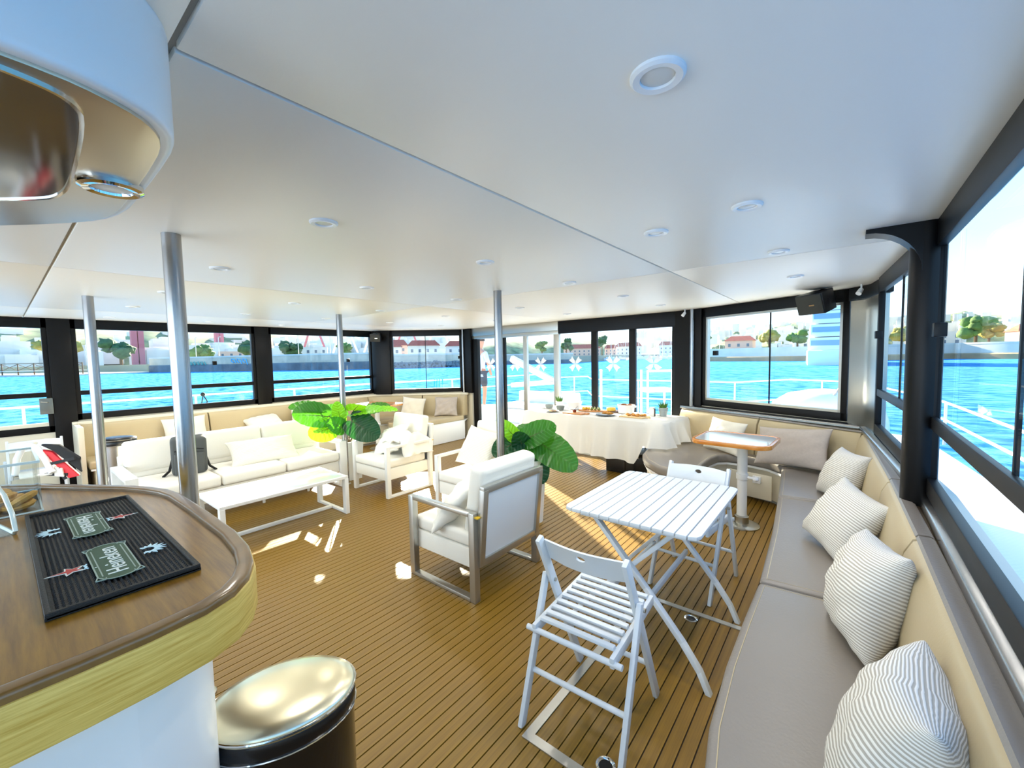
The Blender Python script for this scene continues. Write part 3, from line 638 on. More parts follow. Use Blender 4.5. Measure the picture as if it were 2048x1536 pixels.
mk('trim_ring', MB().lathe([(.055,.003),(.055,-.008),(.048,-.012),(.036,-.01),(.033,.002)], n=28), M_CHROME, t, world=False); mk('lens', MB().lathe([(.034,.002),(.034,-.005),(.015,-.008)], n=20), M_LENS, t, world=False)

# ---- rubber bar mat with its print
bmz = 1.087
bt = thing('bar_mat', 'black ribbed rubber bar mat with two printed beer logos on the counter', 'bar mat', (-1.69,.16,bmz))
mk('base', MB().box(-2.14,-1.24,.03,.29,bmz,bmz+.006), M_RUBBER, bt)
rg = MB(); ring(rg, [(-2.14,.03),(-1.24,.03),(-1.24,.29),(-2.14,.29)], [(-2.13,.04),(-1.25,.04),(-1.25,.28),(-2.13,.28)], bmz, bmz+.016); mk('edge', rg, M_RUBBER, bt, bevel=.003)
nb = MB()
for i in range(70):
    for j in range(24):
        x = -2.12+i*.86/69; y = .05+j*.22/23; nb.add([(x-.003,y-.003,bmz+.006),(x+.003,y-.003,bmz+.006),(x+.003,y+.003,bmz+.006),(x-.003,y+.003,bmz+.006),(x,y,bmz+.0115)], [(0,1,4),(1,2,4),(2,3,4),(3,0,4)])
stuff(mk('nubs', nb, M_RUBBER, bt))
def flat(mb, pts, z, th=.0012):
    return mb.prism(pts, z, z+th)
def logo(cx, cy, rot):
    T = Matrix.Translation((cx, cy, 0)) @ Matrix.Rotation(rot, 4, 'Z'); z = bmz+.0118
    w, h = .215, .078; ro = [(-w/2,-h/2),(w/2,-h/2)]+arc(w/2-.008,0,h/2,-78,78,6)[1:-1]+[(w/2,h/2),(-w/2,h/2)]+arc(-w/2+.008,0,h/2,102,258,6)[1:-1]
    lg = mk('logo', flat(MB(), ro, z).tf(T), M_PGREEN, bt)
    ol = MB(); ring(ol, ro, inset(ro,.0028), z+.0004, z+.0020)
    for sx in (-1,1):
        for sy in (-1,1): ol.tube([(sx*(w/2-.002),sy*h/2,z+.001),(sx*(w/2+.016),sy*(h/2+.004),z+.001),(sx*(w/2+.020),sy*(h/2-.012),z+.001),(sx*(w/2+.010),sy*(h/2-.014),z+.001)], .0016, 5)
    mk('outline', ol.tf(T), M_PSILV, lg)
    bd = MB()
    for sy in (-1,1): bd.prism([(-w/2+.004,sy*.029-.0012),(w/2-.004,sy*.029-.0012),(w/2-.004,sy*.029+.0012),(-w/2+.004,sy*.029+.0012)], z+.0006, z+.0018)
    mk('banner_line', bd.tf(T), M_PSILV, lg)
    fc = bpy.data.curves.new('lettering', 'FONT'); fc.body = 'Heineken'; fc.size = .054; fc.align_x = 'CENTER'; fc.align_y = 'CENTER'; fc.extrude = .0006; fc.space_character = 1.02
    fo = bpy.data.objects.new('tmp', fc); COL.objects.link(fo)
    dg = bpy.context.evaluated_depsgraph_get(); me = bpy.data.meshes.new_from_object(fo.evaluated_get(dg)); bpy.data.objects.remove(fo)
    me.materials.clear(); me.materials.append(M_PWHITE)
    o = bpy.data.objects.new('lettering', me); COL.objects.link(o); o.parent = lg
    o.matrix_basis = wm(lg).inverted() @ T @ Matrix.Translation((0, -.001, z+.0018))
    # small cut marks on the banner, star above, hop flower below
    sm = MB(); sm.prism([(-.03,.031),(-.026,.031),(-.026,.035),(-.03,.035)], z+.0007, z+.0019); mk('tick', sm.tf(T), M_PWHITE, lg)
    def star(c, r0, r1, sy=1):
        return [(c[0]+(r0 if i % 2 == 0 else r1)*math.sin(i*math.pi/5), c[1]+sy*(r0 if i % 2 == 0 else r1)*math.cos(i*math.pi/5)*(1.55 if i == 0 else 1)) for i in range(10)]
    mk('star_edge', flat(MB(), star((0,.074),.030,.013), z).tf(T), M_PWHITE, lg); mk('star', flat(MB(), star((0,.074),.022,.0095), z+.0006).tf(T), M_PRED, lg)
    hp_ = MB()
    for k in range(11):
        a = R(-90+(k-5)*24); c = (.012*math.cos(a), -.072+.008*math.sin(a)); L_ = .030 if abs(k-5) < 4 else .02; d = (math.cos(a), math.sin(a)); q = (-d[1], d[0])
        hp_.prism([(c[0]+d[0]*.004-q[0]*.003,c[1]+d[1]*.004-q[1]*.003),(c[0]+d[0]*L_*.55-q[0]*.0042,c[1]+d[1]*L_*.55-q[1]*.0042),(c[0]+d[0]*L_,c[1]+d[1]*L_),(c[0]+d[0]*L_*.55+q[0]*.0042,c[1]+d[1]*L_*.55+q[1]*.0042),(c[0]+d[0]*.004+q[0]*.003,c[1]+d[1]*.004+q[1]*.003)], z, z+.0012)
    cw = MB().tube([(-.016,.045,z+.0008),(-.008,.05,z+.0008),(0,.046,z+.0008),(.008,.05,z+.0008),(.016,.045,z+.0008)], .0018, 5); mk('scroll_mark', cw.tf(T), M_PBLUE, lg)
    mk('hop_flower', hp_.tf(T), M_PBLUE, lg)
logo(-1.465, .158, math.pi); logo(-1.86, .152, 0)

# ---- clear acrylic box of cookies and the clear scoop lid beside it
bx = thing('cookie_box', 'clear acrylic box of cookies on the bar counter at the left edge', 'box', (-2.35,-.02,1.087))
x0, x1, y0, y1, z0, z1 = -2.62,-2.22,-.16,.075,1.0875,1.265
for nm, b in (('side_panel',(x0,x1,y1-.005,y1,z0,z1)),('side_panel',(x0,x1,y0,y0+.005,z0,z1)),('side_panel',(x1-.005,x1,y0+.005,y1-.005,z0,z1)),('side_panel',(x0,x0+.005,y0+.005,y1-.005,z0,z1)),('bottom',(x0+.005,x1-.005,y0+.005,y1-.005,z0,z0+.006))):
    mk(nm, MB().box(*b), M_ACRYL, bx)
rg = MB(); ring(rg, [(x0-.003,y0-.003),(x1+.003,y0-.003),(x1+.003,y1+.003),(x0-.003,y1+.003)], [(x0+.004,y0+.004),(x1-.004,y0+.004),(x1-.004,y1-.004),(x0+.004,y1-.004)], z1-.004, z1+.004); mk('rim', rg, mat('polished_edge','#CFE0E0',.1,spec=.8,coat=.5), bx)
rg = MB(); ring(rg, [(x0-.002,y0-.002),(x1+.002,y0-.002),(x1+.002,y1+.002),(x0-.002,y1+.002)], [(x0+.003,y0+.003),(x1-.003,y0+.003),(x1-.003,y1-.003),(x0+.003,y1-.003)], z0, z0+.005); mk('foot_edge', rg, MATS['polished_edge'], bx)
M_CK = mat('cookie','#C79A52',.85,bump=.6,bscale=60,var=.25,vscale=30)
k = 0
for (x, y, z, a, b) in ((-2.30,.02,1.107,8,4),(-2.30,-.06,1.108,-6,8),(-2.42,.0,1.107,10,-4),(-2.44,-.09,1.108,3,9),(-2.33,-.02,1.134,14,-10),(-2.46,-.03,1.132,-12,6),(-2.28,.03,1.128,30,-12)):
    ckm = MB().lathe([(.012,-.012),(.038,-.010),(.045,0),(.038,.009),(.012,.013)], n=16)
    o = mk('cookie', ckm, M_CK, loc=(x, y, z), rot=(R(a), R(b), 0)); k += 1
    tag(o, ['golden cookie at the front right of the acrylic box','golden cookie at the near right inside the acrylic box','golden cookie in the middle of the acrylic box bottom','golden cookie at the far left of the acrylic box','golden cookie lying on top in the acrylic box middle','golden cookie lying on top at the left in the acrylic box','golden cookie standing tilted against the right side of the acrylic box'][k-1], 'cookie', 'cookies in the acrylic box')
sc = thing('acrylic_stand', 'bent clear acrylic stand on the counter before the cookie box', 'acrylic stand', (-2.05,-.03,1.087))
pts = [(-2.32,-.07,1.0915),(-1.98,.005,1.0915),(-1.965,.008,1.10),(-1.99,.004,1.15),(-2.05,-.008,1.2),(-2.13,-.024,1.225),(-2.3,-.06,1.235)]
mk('bent_bar', MB().tube(pts, .006, 8), MATS['polished_edge'], sc)
mk('sheet', MB().prism([(-2.32,-.07),(-1.98,.003),(-1.93,-.12),(-2.28,-.2)], 1.0875, 1.0905), M_ACRYL, sc)

# ================================================================== BINS
def bin_(loc, rz, h, rx, ry, m_body, m_lid, label, pedal=True):
    t = thing('pedal_bin', label, 'bin', loc, rz, 'pedal bins')
    mk('body', MB().lathe([(.96,.012),(.97,.03),(.985,h-.10),(1,h-.07)], n=40, sx=rx, sy=ry), m_body, t, world=False)
    mk('base_ring', MB().lathe([(1.0,.004),(1.02,.006),(1.02,.02),(.97,.03)], n=40, sx=rx, sy=ry), M_DARK, t, world=False)
    mk('collar', MB().lathe([(1.0,h-.072),(1.015,h-.068),(1.015,h-.028),(1.0,h-.024)], n=40, sx=rx, sy=ry), M_DARK, t, world=False)
    l = mk('lid', MB().lathe([(1.0,h-.024),(1.02,h-.02),(1.015,h-.008),(.98,h),(.8,h+.012),(.45,h+.02),(.1,h+.022),(.02,h+.022)], n=48, sx=rx, sy=ry), m_lid, t, world=False)
    mk('lid_rim', MB().tube([(rx*1.022*math.cos(R(a)), ry*1.022*math.sin(R(a)), h-.012) for a in range(0,360,9)], .004, 6, closed=True), M_CHROME, l, world=False)
    mk('collar_rim', MB().tube([(rx*1.018*math.cos(R(a)), ry*1.018*math.sin(R(a)), h-.07) for a in range(0,360,9)], .003, 6, closed=True), M_CHROME, t, world=False)
    if pedal: mk('pedal', MB().box(rx*.9,rx*1.25,-.03,.03,.006,.02), M_CHROME, t, bevel=.003, world=False)
bin_((-1.305,.485,0), R(62), .60, .20,.152, mat('black_gloss','#0C0D10',.12,coat=.4), mat('lid_steel','#E2DCC0',.28,metal=1,bump=.05,bscale=3), 'oval black pedal bin with polished lid beside the bar counter')
bin_((-6.22,.78,0), R(75), .80, .17,.14, M_STEEL, M_DARK, 'steel pedal bin with dark lid behind the left arm of the sofa')

# ================================================================== ARMCHAIRS, SOFA, COFFEE TABLE
def loop_frame(x, y0, y1, z0, z1, w, h):
    mb = MB(); t = w
    mb.box(x-h/2,x+h/2,y0,y0+t,z0,z1); mb.box(x-h/2,x+h/2,y1-t,y1,z0,z1)
    mb.box(x-h/2,x+h/2,y0+t,y1-t,z1-.028,z1); mb.box(x-h/2,x+h/2,y0+t,y1-t,z0,z0+.026); return mb
def armchair(loc, rz, label, m_frame):
    t = thing('armchair', label, 'armchair', loc, rz, 'white framed armchairs')
    K = dict(parent=t, world=False)
    for s in (-1, 1): mk('side_frame', loop_frame(s*.34, 0, .67, .005, .60, .05, .048), m_frame, bevel=.004, **K)
    mk('seat_frame', MB().box(-.315,.315,.03,.64,.27,.30), m_frame, bevel=.004, **K)
    mk('seat_panel', MB().box(-.316,.316,.015,.63,.20,.335), M_FAB, bevel=.014, **K)
    mk('seat_cushion', MB().box(-.312,.312,.0,.60,.337,.435), M_FAB, bevel=.03, seg=3, **K)
    bf = MB(); Z0, Z1, Y0, Y1 = .26, .755, .665, .715
    for s in (-1, 1): bf.bar((s*.305,Y0,Z0),(s*.305,Y1,Z1),.045,.045,up=(0,1,0))
    bf.bar((-.327,Y1,Z1),(.327,Y1,Z1),.04,.045); bf.bar((-.327,Y0,Z0),(.327,Y0,Z0),.04,.045)
    mk('back_frame', bf, M_ALUG if m_frame is M_ALUG else m_frame, bevel=.003, **K)
    mk('back_sling', MB().bar((0,Y0,Z0+.02),(0,Y1,Z1-.02),.57,.008,up=(0,1,0)), M_SLING, **K)
    c = mk('back_cushion', MB().box(-.30,.30,-.065,.065,-.24,.24).tf(Matrix.Translation((0,.60,.655)) @ Matrix.Rotation(R(-10),4,'X')), M_FAB, bevel=.045, seg=3, **K)
    for s in (-1, 1): mk('cable_tie', MB().box(s*.327-.03,s*.327+.03,.655,.70,.572,.580), mat('yellow_tie','#D9B32A',.5), **K)
    return t
armchair((-2.5,2.215,0), R(-90), 'backlit grey armchair with its back to the folding table', M_ALUG)  # silver frame puts the backlit grey of a white frame into colour
armchair((-4.405,2.72,0), 0, 'white framed armchair with crumpled cushion beside the glass coffee table', M_ALU)
armchair((-2.95,2.80,0), 0, 'white framed armchair beside the steel pole, half hidden by the backlit one', M_ALU)
pillow((-2.20,2.08,.565), (-.62,-.42,.66), (.55,.25,.8), .46,.44,.15, M_FAB, 'white cushion lying in the backlit armchair', None, 21, .009)
pillow((-3.06,3.20,.635), (.05,-.86,.5), (.12,.2,1), .46,.44,.15, M_STRIPE2, 'pale striped cushion standing in the armchair beside the steel pole', None, 22)
pillow((-4.42,3.06,.60), (-.1,-.72,.7), (-.3,.5,.8), .46,.42,.15, M_FAB, 'white cushion slumped in the armchair beside the coffee table', None, 23, .012)
def throw_():
    n, m_ = 26, 22; mb = MB()
    for i in range(n+1):
        for j in range(m_+1):
            u = i/n; v = j/m_                                   # a crumpled throw running from the back cushion over the arm
            x = -4.42+.40*u; y = 2.92+.42*v
            z = .52+.16*math.sin(v*2.6+.3)*(1-.5*u)+.10*u-.34*max(0,u-.86)/.14*.9
            z += .022*math.sin(13*v+4*u)+.018*math.sin(9*u+17*v+1)+.012*math.sin(23*u-7*v)
            mb.v.append((x+.03*math.sin(7*v), y+.03*math.sin(8*u), max(z,.455)))
    for i in range(n):
        for j in range(m_): a = i*(m_+1)+j; mb.f.append((a, a+m_+1, a+m_+2, a+1))
    t = mk('throw_blanket', mb, M_FAB, sharp=3); s = t.modifiers.new('thickness','SOLIDIFY'); s.thickness = .012
    tag(t, 'rumpled white throw draped over the armchair arm by the coffee table', 'blanket')
throw_()
sf = thing('sofa', 'long white three seat sofa facing the glass coffee table', 'sofa', (-5.35,1.7,0))
for y in (.70, 2.70):
    mb = MB(); y0, y1 = y-.045, y+.045
    mb.box(-5.72,-5.66,y0,y1,.005,.58); mb.box(-5.0,-4.94,y0,y1,.005,.58); mb.box(-5.66,-5.0,y0,y1,.545,.58); mb.box(-5.66,-5.0,y0,y1,.005,.035)
    mk('side_frame', mb, M_ALU, sf, bevel=.005)
mk('seat_panel', MB().box(-5.70,-4.98,.745,2.655,.19,.335), M_FAB, sf, bevel=.014)
for k in range(3):
    y0 = .75+k*.635; mk('seat_cushion', MB().box(-5.62,-4.95,y0+.004,y0+.631,.337,.455), M_FAB, sf, bevel=.035, seg=3)
mk('back_frame', MB().bar((-5.74,1.7,.20),(-5.82,1.7,.66),1.95,.05,up=(1,0,0)), M_FAB, sf, bevel=.01)
for k in range(3):
    y0 = .75+k*.635
    mk('back_cushion', MB().box(-.075,.075,y0+.004,y0+.631,-.165,.165).tf(Matrix.Translation((-5.69,0,.655)) @ Matrix.Rotation(R(-10),4,'Y')), M_FAB, sf, bevel=.045, seg=3)
    mk('lower_back_cushion', MB().box(-5.68,-5.60,y0+.004,y0+.631,.45,.51), M_FAB, sf, bevel=.02)
pillow((-5.32,1.92,.565), (.70,-.05,.72), (-.6,.05,.6), .72,.36,.15, M_STRIPE2, 'long pale striped cushion lying on the sofa seat', None, 24)
ct = thing('coffee_table', 'low coffee table with frosted glass top and white metal frame', 'table', (-4.33,1.66,0))
mk('glass_top', MB().box(-4.60,-4.05,1.13,2.20,.387,.40), M_TOPG, ct, bevel=.003)
fr = MB(); ring(fr, [(-4.635,1.09),(-4.02,1.09),(-4.02,2.235),(-4.635,2.235)], [(-4.60,1.13),(-4.055,1.13),(-4.055,2.20),(-4.60,2.20)], .372, .4005); mk('top_frame', fr, M_ALU, ct, bevel=.003)
for y in (1.11,2.215):
    for x in (-4.61,-4.045): mk('leg', MB().box(x-.03,x+.03,y-.02,y+.02,.004,.375), M_ALU, ct, bevel=.003)
    mk('cross_runner', MB().box(-4.58,-4.075,y-.018,y+.018,.004,.03), M_ALU, ct, bevel=.003)
mk('long_runner', MB().box(-4.35,-4.31,1.13,2.195,.005,.034), M_ALU, ct, bevel=.003)
for y in (1.45,1.85): mk('spacer', MB().cyl((-4.08,y,.33),(-4.08,y,.387),.012,10), M_ALU, ct)

# ---- backpack on the sofa
bk = thing('backpack', 'dark grey backpack leaning on the sofa behind the steel pole', 'backpack', (-5.35,1.22,.455))
Tb = Matrix.Translation((-5.36,1.22,.458)) @ Matrix.Rotation(R(78),4,'Z') @ Matrix.Rotation(R(12),4,'X')
mk('body', MB().prism([(-.15,-.07),(.15,-.07),(.15,.07),(-.15,.07)], .0, .40).tf(Tb), M_BAG, bk, bevel=.05, seg=4)
mk('front_pocket', MB().box(-.125,.125,-.105,-.06,.02,.25).tf(Tb), M_BAG, bk, bevel=.022, seg=3)
mk('zip', MB().tube([Tb @ Vector((x,-.073,.30-.05*abs(x)*4)) for x in (-.12,-.06,0,.06,.12)], .004, 6), M_BLKN, bk)
mk('grab_handle', MB().tube([Tb @ Vector(p) for p in ((-.04,.02,.395),(-.03,.02,.425),(.03,.02,.425),(.04,.02,.395))], .008, 8), M_BLKN, bk)
for s in (-1, 1): mk('shoulder_strap', MB().tube([Tb @ Vector(p) for p in ((s*.07,.075,.36),(s*.11,.12,.26),(s*.14,.12,.12),(s*.17,.03,.03),(s*.22,-.05,.012))], .012, 8), M_BLKN, bk)

# ================================================================== FOLDING CHAIRS AND TABLE
def folding_chair(loc, rz, label):
    t = thing('folding_chair', label, 'chair', loc, rz, 'white slatted folding chairs'); K = dict(parent=t, world=False)
    st = lambda z: -.13+.38*(.80-z)/.80
    for s in (-1, 1):
        mk('long_leg', MB().bar((s*.198,st(.80),.80),(s*.198,.25,.0),.022,.042,up=(0,1,0)), M_PAINT, bevel=.006, **K)
        mk('rear_leg', MB().bar((s*.222,st(.60),.60),(s*.222,-.255,.0),.022,.038,up=(0,1,0)), M_PAINT, bevel=.006, **K)
        mk('hinge_pin', MB().cyl((s*.18,st(.565),.565),(s*.238,st(.565),.565),.009,10), M_STEEL2, **K)
        mk('seat_rail', MB().bar((s*.176,-.215,.435),(s*.176,.245,.462),.02,.045), M_PAINT, bevel=.006, **K)
    n = 24; o_ = []; i_ = []                                        # curved back board with its finger hole
    for k in range(n):
        a = 2*math.pi*k/n; ca, sa = math.cos(a), math.sin(a); q = max(abs(ca)/.19, abs(sa)/.055)
        o_.append((ca/q, sa/q)); i_.append((.022*ca, .013*sa+.02))
    yb = lambda x, z: st(.73+z)+.035-.9*(.19*.19-x*x)*1.0-.02
    vs = []
    for th in (0, .014):
        for P_ in (o_, i_):
            for x, z in P_: vs.append((x, yb(x, z)+th, .735+z))
    fs = []
    for k in range(n):
        j = (k+1) % n; fs += [(k,j,n+j,n+k),(2*n+k,3*n+k,3*n+j,2*n+j),(k,2*n+k,2*n+j,j),(n+k,n+j,3*n+j,3*n+k)]
    mk('back_board', MB().add(vs, fs), M_PAINT, bevel=0, **K)
    sl = None
    for k in range(9):
        y = -.165+k*.047; z = .462+.027*(y+.215)/.46
        if sl is None: sl = mk('slat', MB().bar((-.168,0,0),(.168,0,0),.026,.016), M_PAINT, bevel=.006, **K); sl.location = (0, y, z)
        else: inst(sl, t, (0, y, z))
    mk('seat_rod', MB().cyl((-.215,-.205,.43),(.215,-.205,.43),.012,12), M_PAINT, **K)
    mk('rear_stretcher', MB().cyl((-.222,-.166,.21),(.222,-.166,.21),.0115,12), M_PAINT, **K)
    mk('front_stretcher', MB().cyl((-.198,st(.22),.22),(.198,st(.22),.22),.0115,12), M_PAINT, **K)
    for y in (-.05,.1): mk('under_batten', MB().bar((-.165,y,.428),(.165,y,.428),.02,.012), M_PAINT, **K)
    return t
fc = folding_chair((-.845,1.595,0), R(2), 'nearest white slatted folding chair, seen from behind')
dup(fc, (-.815,3.0,0), R(176), 'white slatted folding chair behind the folding table, facing the camera')
dup(fc, (-6.85,.22,0), R(-92), 'white slatted folding chair by the left windows at the picture edge')
ft = thing('folding_table', 'white slatted folding table in front of the right bench', 'table', (-.9,2.5,0))
x0, x1, y0, y1, zt = -1.28,-.52,2.04,2.99,.72; sw = (x1-x0)/13
for k in range(13):
    a, b = x0+k*sw+.003, x0+(k+1)*sw-.003
    if k in (0, 12):
        c = .045; p = [(a,y0+c),(a+c*.3,y0+c*.3),(b,y0),(b,y1),(a+c*.3,y1-c*.3),(a,y1-c)] if k == 0 else [(a,y0),(b-c*.3,y0+c*.3),(b,y0+c),(b,y1-c),(b-c*.3,y1-c*.3),(a,y1)]
        mk('slat', MB().prism(p, zt-.02, zt), M_PAINT, ft, bevel=.003)
    else: mk('slat', MB().box(a,b,y0,y1,zt-.02,zt), M_PAINT, ft, bevel=.003)
for y in (2.12,2.90): mk('under_rail', MB().box(-1.20,-.60,y-.015,y+.015,.665,.70), M_PAINT, ft, bevel=.004)
for ya, yb_ in ((2.13,2.0),(2.86,2.66)):
    for (xa, xb, dy) in ((-1.12,-.46,0),(-.66,-1.26,.03)):
        sgn = 1 if xb > xa else -1; P_ = [(xa,ya+dy,.68),(xa+(xb-xa)*.5,ya+(yb_-ya)*.5+dy,.38),(xa+(xb-xa)*.8,ya+(yb_-ya)*.8+dy,.19),(xa+(xb-xa)*.93,ya+(yb_-ya)*.93+dy,.09),(xb,yb_+dy,.0)]
        lg = MB()
        for i in range(4): lg.bar(P_[i], (Vector(P_[i+1])+(Vector(P_[i+1])-Vector(P_[i])).normalized()*.004), .024, .036, up=(0,1,0))
        mk('leg', lg, M_PAINT, ft, bevel=.004)
for z, xx in ((.30,-.79),(.30,-1.0)): mk('leg_brace', MB().bar((xx,2.10,z),(xx,2.78,z),.02,.03), M_PAINT, ft, bevel=.003)

# ---- carrier resting on the far left folding chair
ca = thing('baby_carrier', 'white tubed carrier with red and black fabric on the chair at the left', 'carrier', (-6.45,.3,.47))
mk('tube_handle', MB().tube([(-6.60,.06,.50),(-6.60,.08,.66),(-6.575,.12,.765),(-6.52,.17,.80),(-6.45,.215,.77),(-6.35,.26,.66),(-6.27,.30,.52)], .028, 12), M_WHITE, ca)
def panel(p, m, name, th=.03): mk(name, MB().add([tuple(Vector(q)) for q in p]+[tuple(Vector(q)+Vector((-th,th*.5,th*.4))) for q in p], [tuple(range(len(p))), tuple(range(len(p),2*len(p)))[::-1]]+[(i,(i+1)%len(p),len(p)+(i+1)%len(p),len(p)+i) for i in range(len(p))]), m, ca, bevel=.006)
panel([(-6.40,.24,.74),(-6.34,.31,.72),(-6.12,.47,.47),(-6.19,.40,.45)], M_RED, 'red_panel')
panel([(-6.45,.24,.79),(-6.34,.36,.78),(-6.18,.49,.64),(-6.12,.49,.50),(-6.33,.32,.73)], M_BLKN, 'black_panel')
panel([(-6.36,.26,.60),(-6.22,.36,.55),(-6.2,.37,.47),(-6.36,.26,.48)], M_FAB, 'cream_panel')
for a, b in (((-6.33,.27,.60),(-6.12,.45,.66)),((-6.36,.25,.50),(-6.2,.40,.49)),((-6.26,.34,.56),(-6.22,.38,.44))): mk('strap', MB().bar(a, b, .012, .03), M_BLKN, ca)
mk('seat_shell', MB().box(-6.66,-6.30,.08,.44,.492,.51), M_FAB, ca, bevel=.01)

# ================================================================== PLANTS
def leaf_mb(L_, W, bend=.25, n=24):
    mb = MB(); m_ = 7
    for i in range(n+1):
        s = i/n
        w = W/2*max(0, 1-(((s-.36)/.64)**2 if s > .36 else ((.36-s)/.50)**2))**.55
        back = -.22*L_*(1-s)**3
        for j in range(-m_, m_+1):
            t = j/m_; x = t*w; y = s*L_+back*abs(t)**.7*(1-abs(t)**4*.5)
            z = .16*abs(x)*(1-.4*s)-bend*L_*s*s*.6+.0075*math.cos(abs(t)*3.5-s*40)*min(1, abs(t)*3)*(1-.5*s)
            mb.v.append((x, y, z))
    k = 2*m_+1
    for i in range(n):
        for j in range(k-1): a = i*k+j; mb.f.append((a, a+1, a+k+1, a+k))
    return mb
def plant(name, label, pot_c, pot_h, pot_w, leaves, round_pot):
    t = thing(name, label, 'plant', (*pot_c, 0)); x, y = pot_c
    if round_pot: mk('pot', MB().lathe([(pot_w*.36,.004),(pot_w*.5,pot_h),(pot_w*.46,pot_h),(pot_w*.42,pot_h-.05)], c=(x,y,0), n=28), M_POT, t)
    else:
        pm = MB(); a = pot_w/2; b = a*.8
        sq = lambda r: [(x-r,y-r),(x+r,y-r),(x+r,y+r),(x-r,y+r)]
        lo_, hi_ = sq(b), sq(a); pm.add([(p[0],p[1],.004) for p in lo_]+[(p[0],p[1],pot_h) for p in hi_]+[(p[0],p[1],pot_h) for p in sq(a-.02)]+[(p[0],p[1],pot_h-.06) for p in sq(a-.03)],
            [(0,3,2,1)]+[(i,(i+1)%4,4+(i+1)%4,4+i) for i in range(4)]+[(4+i,4+(i+1)%4,8+(i+1)%4,8+i) for i in range(4)]+[(8+i,8+(i+1)%4,12+(i+1)%4,12+i) for i in range(4)]+[(12,13,14,15)])
        mk('pot', pm, M_POT, t)
    mk('soil', MB().cyl((x,y,pot_h-.06),(x,y,pot_h-.035),pot_w*.38,16), M_SOIL, t)
    for b, tip, w, m, nr in leaves:
        b, tip = Vector(b), Vector(tip); L_ = (tip-b).length; yv = (tip-b).normalized(); nv = Vector(nr); xv = yv.cross(nv).normalized(); zv = xv.cross(yv)
        M = Matrix((xv, yv, zv)).transposed().to_4x4(); M.translation = b
        lf = mk('leaf', leaf_mb(L_*1.08, w), m, t, sharp=3, world=False); lf.matrix_basis = wm(t).inverted() @ M
        mk('midrib', MB().tube([M @ Vector((0, L_*s, -.25*L_*s*s*.6-.001)) for s in (0,.25,.5,.75,.97)], [.004,.0035,.003,.002,.001], 5), M_STEM, lf)
        r0 = Vector((x, y, pot_h-.04)); mid = (r0+b)/2+Vector((0,0,.05))
        mk('stem', MB().tube([r0, mid, b], .006, 6), M_STEM, t)
cam = (.62,-.35,.55)
plant('potted_philodendron', 'bright large leaved plant in white pot at the right end of the sofa', (-5.20,2.93), .52, .26, [
    ((-5.09,2.59,.90),(-5.10,2.22,.99),.36,M_LEAF1,(.9,-.1,.55)), ((-5.03,2.62,.76),(-5.0,2.34,.72),.30,M_LEAF2,(.9,-.15,.25)),
    ((-5.20,2.58,.99),(-5.26,2.24,1.08),.28,M_LEAF1,(.5,.1,.9)), ((-4.98,2.70,.84),(-4.86,2.60,1.06),.17,M_LEAF2,(.8,-.5,.1)),
    ((-4.86,2.78,.84),(-4.55,2.92,.66),.36,M_LEAF3,(.75,-.55,.35)), ((-4.92,2.85,.92),(-4.55,2.98,1.02),.28,M_LEAF2,(.2,-.3,.95)),
    ((-4.75,3.0,.96),(-4.40,3.10,1.01),.14,M_LEAF2,(.2,-.4,.9)), ((-4.95,2.72,.74),(-4.90,2.52,.86),.22,M_LEAF1,(.8,-.4,.3)),
    ((-4.90,2.84,.96),(-4.68,2.80,1.08),.24,M_LEAF2,(.1,.2,.95)), ((-5.3,2.9,.85),(-5.5,2.75,1.0),.26,M_LEAF1,(.5,-.3,.8)), ((-5.05,3.1,.9),(-4.9,3.35,1.0),.26,M_LEAF1,(.3,-.4,.85))], False)
plant('potted_philodendron', 'dark large leaved plant behind the backlit armchair', (-2.36,3.20), .62, .30, [
    ((-2.40,3.14,.80),(-2.12,3.20,.96),.27,M_LEAF1,(.35,-.75,.62)), ((-2.30,3.20,.80),(-1.93,3.30,.60),.34,M_LEAF1,(.55,-.6,.6)),
    ((-2.33,3.17,.72),(-2.16,3.10,.46),.24,M_LEAF3,(.6,-.75,.25)), ((-2.44,3.11,.80),(-2.52,2.86,.72),.27,M_LEAF3,(.3,-.7,.6)),
    ((-2.46,3.12,.80),(-2.50,2.95,.99),.15,M_LEAF2,(.7,-.6,.3)), ((-2.39,3.15,.70),(-2.38,3.02,.87),.20,M_LEAF3,(.6,-.7,.2)),
    ((-2.34,3.22,.78),(-2.20,3.22,.89),.15,M_LEAF2,(.4,-.7,.5)), ((-2.45,3.3,.8),(-2.6,3.5,.92),.26,M_LEAF1,(.3,-.3,.9))], True)

